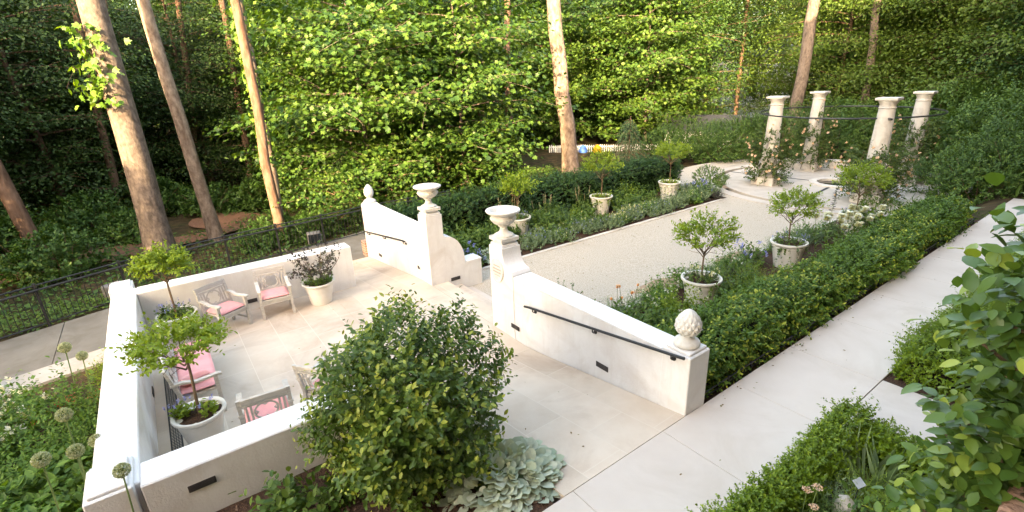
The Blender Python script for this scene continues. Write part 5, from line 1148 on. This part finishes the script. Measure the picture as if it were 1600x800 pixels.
# ivy on trunks
def ivy(label, root, z0, z1, r, n, leaf, mt, side=None, out=.18):
    x, y, z = root.location; o = thing('trunk_ivy', label, 'ivy', (x, y, z)); tr = [c for c in root.children if c.name.startswith('trunk')][0]
    me = tr.data; co_ = np.empty(len(me.vertices)*3); me.vertices.foreach_get('co', co_); co_ = co_.reshape(-1, 3)[:16*18].reshape(16, 18, 3)
    ctr = co_.mean(1); rad = np.linalg.norm(co_-ctr[:, None], axis=2).mean(1)
    zz = z0+(z1-z0)*rng.random(n); a = rng.random(n)*2*PI if side is None else side+rng.normal(size=n)*.7
    cx = np.interp(zz, ctr[:, 2], ctr[:, 0]); cy = np.interp(zz, ctr[:, 2], ctr[:, 1]); rr = np.interp(zz, ctr[:, 2], rad)*1.02+np.abs(rng.normal(size=n))*out
    P = np.stack([cx+rr*np.cos(a), cy+rr*np.sin(a), zz], 1); d = np.stack([np.cos(a), np.sin(a), 0*a], 1)
    b = MB(); aa = side if side is not None else 4.5; k = 8; zs = np.linspace(z0, z1, k); b.tube([(np.interp(q, ctr[:, 2], ctr[:, 0])+np.interp(q, ctr[:, 2], rad)*math.cos(aa), np.interp(q, ctr[:, 2], ctr[:, 1])+np.interp(q, ctr[:, 2], rad)*math.sin(aa), q) for q in zs], .02, 5); b.build('stem', M['twig'], o)
    leaves('foliage', P, d*.5+unit(n)*.6+np.array([0, 0, -.5]), d+unit(n)*.4, leaf*(.6+.7*rng.random(n)), MAPLE, mt, parent=o); return o
CAMAZ = math.atan2(-.5, .8)
ivy('leafy sprig of ivy high on the thick grey trunk', t1, 5.4, 7.7, .5, 170, .20, M['lime2'], -1.2, .30)
ivy('ivy sleeve covering the trunk beside the reddish tree', t4, 3.0, 10, .3, 750, .15, M['lime2'], None, .09)

maple_a = tree('maple_tree', 'bright layered maple beyond the far finial', 11.5, 4.8, .8, 46, .20, 58, MAPLE, M['maple'], M['bark'], .13, layered=.2, sub=7, up=.24, clus=.75)
maple_b = tree('maple_tree', 'bright airy maple above the far stair urn', 12.5, 4.4, 1.0, 44, .20, 58, MAPLE, M['maple'], M['bark'], .12, layered=.26, sub=7, up=.30, clus=.75)
GM = 'sunlit maples at the wood edge'
def recolour(o, mats_):
    for c in o.children:
        if c.name.startswith('crown'):
            c.material_slots[0].link = 'OBJECT'; c.material_slots[0].material = mats_
M['maple2'] = leafmat('greener_maple_leaf', [(0.013, 0.044, 0.01), (0.03, 0.08, 0.016), (0.055, 0.12, 0.024), (0.09, 0.16, 0.034)], .5, .3)
M['maple3'] = leafmat('golden_maple_leaf', [(0.02, 0.056, 0.01), (0.044, 0.1, 0.015), (0.08, 0.15, 0.024), (0.13, 0.2, 0.036)], .5, .38)
M['forest2'] = leafmat('blue_forest_leaf', [(.020, .058, .018), (.040, .096, .028), (.068, .135, .036)], .5, .3)
M['forest3'] = leafmat('yellow_forest_leaf', [(.045, .088, .014), (.08, .14, .022), (.125, .19, .032)], .5, .3)
def tput(o, px, D, s=1., rz=0, label=None, dz=0, group=None):
    p = far(px, 200, D); return put(o, p[0], p[1], float(terrain_h(p[0], p[1]))-.1+dz, rz, s, label, group)
tput(maple_a, 570, 25.5, 1., .3, 'bright layered maple beyond the far finial', group=GM)
tput(maple_b, 725, 27.0, 1., 1.2, 'bright airy maple above the far stair urn', group=GM)
for px, D, s, rz, src, lab in ((640, 31, 1.0, 2, 0, 'bright maple filling the gap behind the two front maples'), (812, 45, 1.1, 4.4, 1, 'bright maple just left of the tall reddish pine'), (955, 48, 1.2, 3.3, 0, 'bright maple behind the tall reddish pine'), (480, 34, .95, 5, 1, 'bright maple right of the reddish thin trunk'), (1010, 44, 1.15, .7, 1, 'bright maple far behind the outbuilding'), (890, 47, 1.2, 2.2, 0, 'bright maple deep behind the picket fence'), (560, 40, 1.1, 1.9, 1, 'tall bright maple deep behind the front maples')):
    q_ = tput(copy_tree((maple_a, maple_b)[src]), px, D, s, rz, lab, group=GM); recolour(q_, M[('maple', 'maple2', 'maple3', 'maple2')[int(px) % 4]])
# low young maples / undergrowth in front of the woods
und = tree('young_maple', 'low leafy young maple', 3.0, 1.9, .25, 20, .15, 34, MAPLE, M['maple'], M['twig'], .035, layered=.5, sub=4, up=.35, clus=.6)
GU = 'young trees under the maples'
for i, (px, D, s, rz, lab) in enumerate(((505, 20.5, .8, 0, 'low leafy young maple by the fence left of the far finial'), (600, 23, .9, 1, 'low leafy young maple behind the far finial'), (680, 25, .9, 2, 'low leafy young maple behind the far ramp wall'), (775, 27, .9, 3, 'low leafy young maple left of the pine base'), (460, 27, 1, 5, 'low leafy young maple by the reddish trunk'), (826, 24, .5, 4, 'low yellow-green sapling left of the pine, below the picket fence'), (860, 25, .45, 2, 'low yellow-green sapling just left of the pine base'), (925, 26, .42, 3, 'low yellow-green sapling right of the pine base'), (730, 31, 1.2, 1.5, 'young maple in the middle of the bright maples'), (560, 29, 1.2, 2.5, 'young maple under the layered maple'))):
    tput(und if i == 0 else copy_tree(und), px, D, s, rz, lab, group=GU)
# deep woods
wood_a = tree('forest_tree', 'dark leafy tree of the left woods', 14, 4.6, .6, 54, .125, 190, CARD, M['forest'], M['pinebark'], .17, layered=.5, sub=6, up=.3, clus=.75)
wood_b = tree('forest_tree', 'dark leafy tree of the left woods', 17, 5.6, 1.5, 56, .15, 180, CARD, M['forest'], M['pinebark'], .22, layered=.55, sub=6, up=.32, clus=.8)
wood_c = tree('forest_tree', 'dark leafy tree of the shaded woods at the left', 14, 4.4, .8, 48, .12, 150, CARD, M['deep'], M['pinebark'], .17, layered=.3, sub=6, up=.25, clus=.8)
protos = [wood_a, wood_b, wood_c]; used = set()
def wood(px, D, s, k, lab, grp):
    src = protos[k]; o = src if k not in used else copy_tree(src); used.add(k); tput(o, px, D, s, R.random()*6.28, lab, group=grp)
    if k < 2: recolour(o, M[('forest', 'forest2', 'forest3', 'forest')[R.randint(0, 3)]])
g = random.Random(3)
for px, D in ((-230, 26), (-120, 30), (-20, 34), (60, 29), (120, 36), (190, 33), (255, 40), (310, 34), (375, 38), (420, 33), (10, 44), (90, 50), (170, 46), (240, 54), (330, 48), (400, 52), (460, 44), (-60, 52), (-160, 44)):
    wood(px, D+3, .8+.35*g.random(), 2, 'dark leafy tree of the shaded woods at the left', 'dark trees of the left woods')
for px, D in ((520, 52), (600, 56), (690, 50), (760, 58), (840, 62), (930, 58), (1000, 60), (650, 68), (560, 72), (870, 74), (740, 44), (660, 42)):
    wood(px, D, .95+.4*g.random(), g.randint(0, 1), 'leafy tree of the woods behind the bright maples', 'trees behind the bright maples')
for px, D in ((1040, 52), (1100, 60), (1300, 46), (1370, 50), (1430, 44), (1500, 48), (1560, 42), (1630, 46), (1700, 40), (1250, 60), (1340, 64), (1450, 62), (1540, 60), (1620, 62), (1750, 55), (1010, 50)):
    wood(px, D, 1.0+.4*g.random(), 0 if g.random() < .7 else 1, 'tall green tree of the wood edge behind the columns', 'trees behind the columns')
for i in range(34):
    px = -500+i*75; wood(px, 84+18*g.random(), 1.2+.4*g.random(), 1, 'distant tree of the wood beyond the garden', 'distant trees of the wood')
# unseen trees added left of the frame to shade the left woods and trunks
for x, y, s in ((-19, -19, 1.15), (-24, -24, 1.2), (-28, -19, 1.1), (-16, -27, 1.2), (-33, -26, 1.2), (-38, -20, 1.1), (-13.2, -10.6, .47), (-16.6, -12.3, .62), (-23, -14, 1.0), (-30, -15, 1.1), (-37, -17.5, 1.1), (-45, -22, 1.2)):
    o = copy_tree(wood_b); put(o, x, y, -1.2, R.random()*6, s, 'unseen shade tree added left of the lower walkway', 'added shade trees left of the walkway')

# understory shrubs
GB = 'understory shrubs at the wood edge'
u1 = shrub('evergreen_shrub', 'dark evergreen shrub', M['evergreen'], 0, 0, 0, (1.6, 1.6, 1.2), 1100, .085, 41, tl=.40, per=11, uneven=.3, boxy=2.0, young=.35)
spots = [(1040, 250, 33, 1.0, 'dark evergreen shrub right of the weeping conifer'), (1085, 240, 35, 1.1, 'dark evergreen shrub below the outbuilding roof'), (1130, 240, 32, 1.1, 'dark evergreen shrub left of the left columns'), (1170, 240, 34, 1.15, 'dark evergreen shrub just behind the left front column'), (1240, 240, 35, 1.3, 'dark evergreen shrub between the left columns'), (1310, 240, 34, 1.4, 'dark evergreen shrub between the left and right columns'), (1350, 240, 36, 1.3, 'dark evergreen shrub behind the right front column'),
         (1410, 240, 34, 1.3, 'dark evergreen shrub behind the right columns'), (1492, 240, 33, 1.2, 'dark evergreen shrub right of the right rear column'), (1522, 240, 25.5, .9, 'broad dark shrub at the end of the upper path'), (1560, 240, 23.5, .95, 'broad dark shrub above the end of the path'), (1620, 240, 24, 1.1, 'broad dark shrub at the right edge of the picture'), (1550, 240, 29, 1.5, 'tall dark shrub behind the path end'), (1640, 240, 29, 1.5, 'tall dark shrub at the far right'), (1490, 240, 36, 1.7, 'tall dark shrub far behind the columns'), (1590, 240, 36, 1.8, 'tall dark shrub in the right rear corner')]
for i, (px, py, D, s, lab) in enumerate(spots): tput(u1 if i == 0 else copy_tree(u1), px, D, s, i*1.3, lab, group=GB)
u2 = shrub('woodland_shrub', 'leafy woodland shrub', M['forest'], 0, 0, 0, (1.3, 1.3, .8), 420, .14, 42, tl=.4, per=9, uneven=.3)
GW = 'shrubs on the woodland floor'
for i, (px, D, s, lab) in enumerate(((10, 21, 1.0, 'leafy woodland shrub beside the leaning dark tree'), (90, 27, 1.1, 'leafy woodland shrub in the dark left woods'), (150, 24.5, .8, 'leafy woodland shrub left of the thick trunk'), (210, 30, 1.2, 'leafy woodland shrub behind the thick trunk'), (300, 28, 1.0, 'leafy woodland shrub between the pale trunks'), (385, 28, 1.1, 'leafy woodland shrub right of the slender trunk'), (60, 36, 1.6, 'large woodland shrub deep in the left woods'), (260, 38, 1.5, 'large woodland shrub deep behind the thick trunk'), (400, 20.0, .75, 'light green shrub by the fence behind the square-set armchair'), (365, 19.5, .6, 'light green shrub by the fence behind the angled armchair'), (-60, 24, 1.2, 'leafy woodland shrub at the left edge'), (455, 19.8, .7, 'light green shrub by the fence behind the purple shrub'))):
    tput(u2 if i == 0 else copy_tree(u2), px, D, s, i*1.1, lab, group=GW)
# weeping conifer
wc = thing('weeping_conifer', 'blue-green drooping conifer behind the left flower bed', 'tree'); p = far(982, 240, 29.5); wc.location = (p[0], p[1], float(terrain_h(p[0], p[1]))); wc.scale = (1.25, 1.25, 1.1)
b = MB(); b.tube(limb_path((0, 0, 0), (0, 0, 1), 3.0, 6, wig=.04), np.linspace(.07, .015, 7), 7); P = []; Dd = []
for i in range(90):
    z = .4+2.5*(i/90); az = i*2.4; L = (1.15*(1-i/90)+.25); bp = limb_path((0, 0, z), (math.cos(az), math.sin(az), .35), L, 5, sag=-.28, wig=.05); b.tube(bp, np.linspace(.014, .004, 6), 3, cap=False)
    for j in range(1, 6): P.append(bp[j]); Dd.append(np.array([math.cos(az)*.3, math.sin(az)*.3, -1])+unit(1)[0]*.3)
b.build('trunk', M['twig'], wc, smooth=True); P = np.array(P); Dd = np.array(Dd); Dd /= np.linalg.norm(Dd, axis=1)[:, None]
q, D, N, t, _ = twigs(P, Dd, .4, 14, .6, .8); leaves('crown', q, D, N, .12, NEEDLE, M['conifer'], parent=wc, wid=1.6)
# ivy / ground cover on the woodland floor
n = 26000; X = -16.9-17*rng.random(n)**1.2; Y = -14+30*rng.random(n); keep = lump(np.stack([X*.25, Y*.25, 0*X], 1), 77) > -.25; X, Y = X[keep], Y[keep]; n = len(X)
P = np.stack([X, Y, terrain_h(X, Y)+.04+.28*rng.random(n)], 1); D = unit(n)*np.array([1, 1, .4]); stuff(leaves('ground_cover', P, D, np.tile([0, 0, 1.], (n, 1))+unit(n)*.5, .15*(.5+.8*rng.random(n)), DIAM, M['forest'], wid=1.2), 'ivy and low green ground cover under the trees', 'ground cover')
n = 9000; X = -14.9+1.2*rng.random(n)*0-2.0*rng.random(n); Y = -8+14*rng.random(n); keep = X < wx0(Y)-.05; X, Y = X[keep], Y[keep]; n = len(X)
P = np.stack([X, Y, terrain_h(X, Y)+.04+.2*rng.random(n)], 1); stuff(leaves('ground_cover', P, unit(n)*np.array([1, 1, .4]), np.tile([0, 0, 1.], (n, 1))+unit(n)*.5, .10*(.5+.8*rng.random(n)), DIAM, M['bed'], wid=1.2), 'low green ground cover along the iron fence', 'ground cover')
def litter(label, x0, x1, y0, y1, zf, n, sz, m):
    X = x0+(x1-x0)*rng.random(n); Y = y0+(y1-y0)*rng.random(n); P = np.stack([X, Y, zf(X, Y)+.006], 1); D = unit(n)*np.array([1, 1, .05])
    stuff(leaves('fallen_leaves', P, D, np.tile([0, 0, 1.], (n, 1))+unit(n)*.25, sz*(.5+rng.random(n)), OVAL, m), label, 'fallen leaves')
M['dry'] = leafmat('dry_leaf', [(.10, .06, .03), (.20, .13, .05), (.16, .17, .05)], .8, .1)
litter('small fallen leaves scattered on the upper path', -3.0, -1.8, 2.5, 18, lambda x, y: 0*x, 22, .03, M['dry'])
litter('small fallen leaves along the hedge edge of the path', -3.02, -2.8, 5.2, 18, lambda x, y: 0*x, 60, .03, M['dry'])
litter('small fallen leaves on the terrace paving', -11.2, -6, -.4, 2.6, lambda x, y: 0*x-.48, 25, .03, M['dry'])
litter('small fallen leaves on the ramp', -14, -3.2, 2.8, 4.75, lambda x, y: floor_h(x, y), 20, .03, M['dry'])
litter('stray leaves on the gravel court', -10.8, -6.8, 6.2, 18.6, lambda x, y: 0*x-.79, 160, .045, M['dry'])
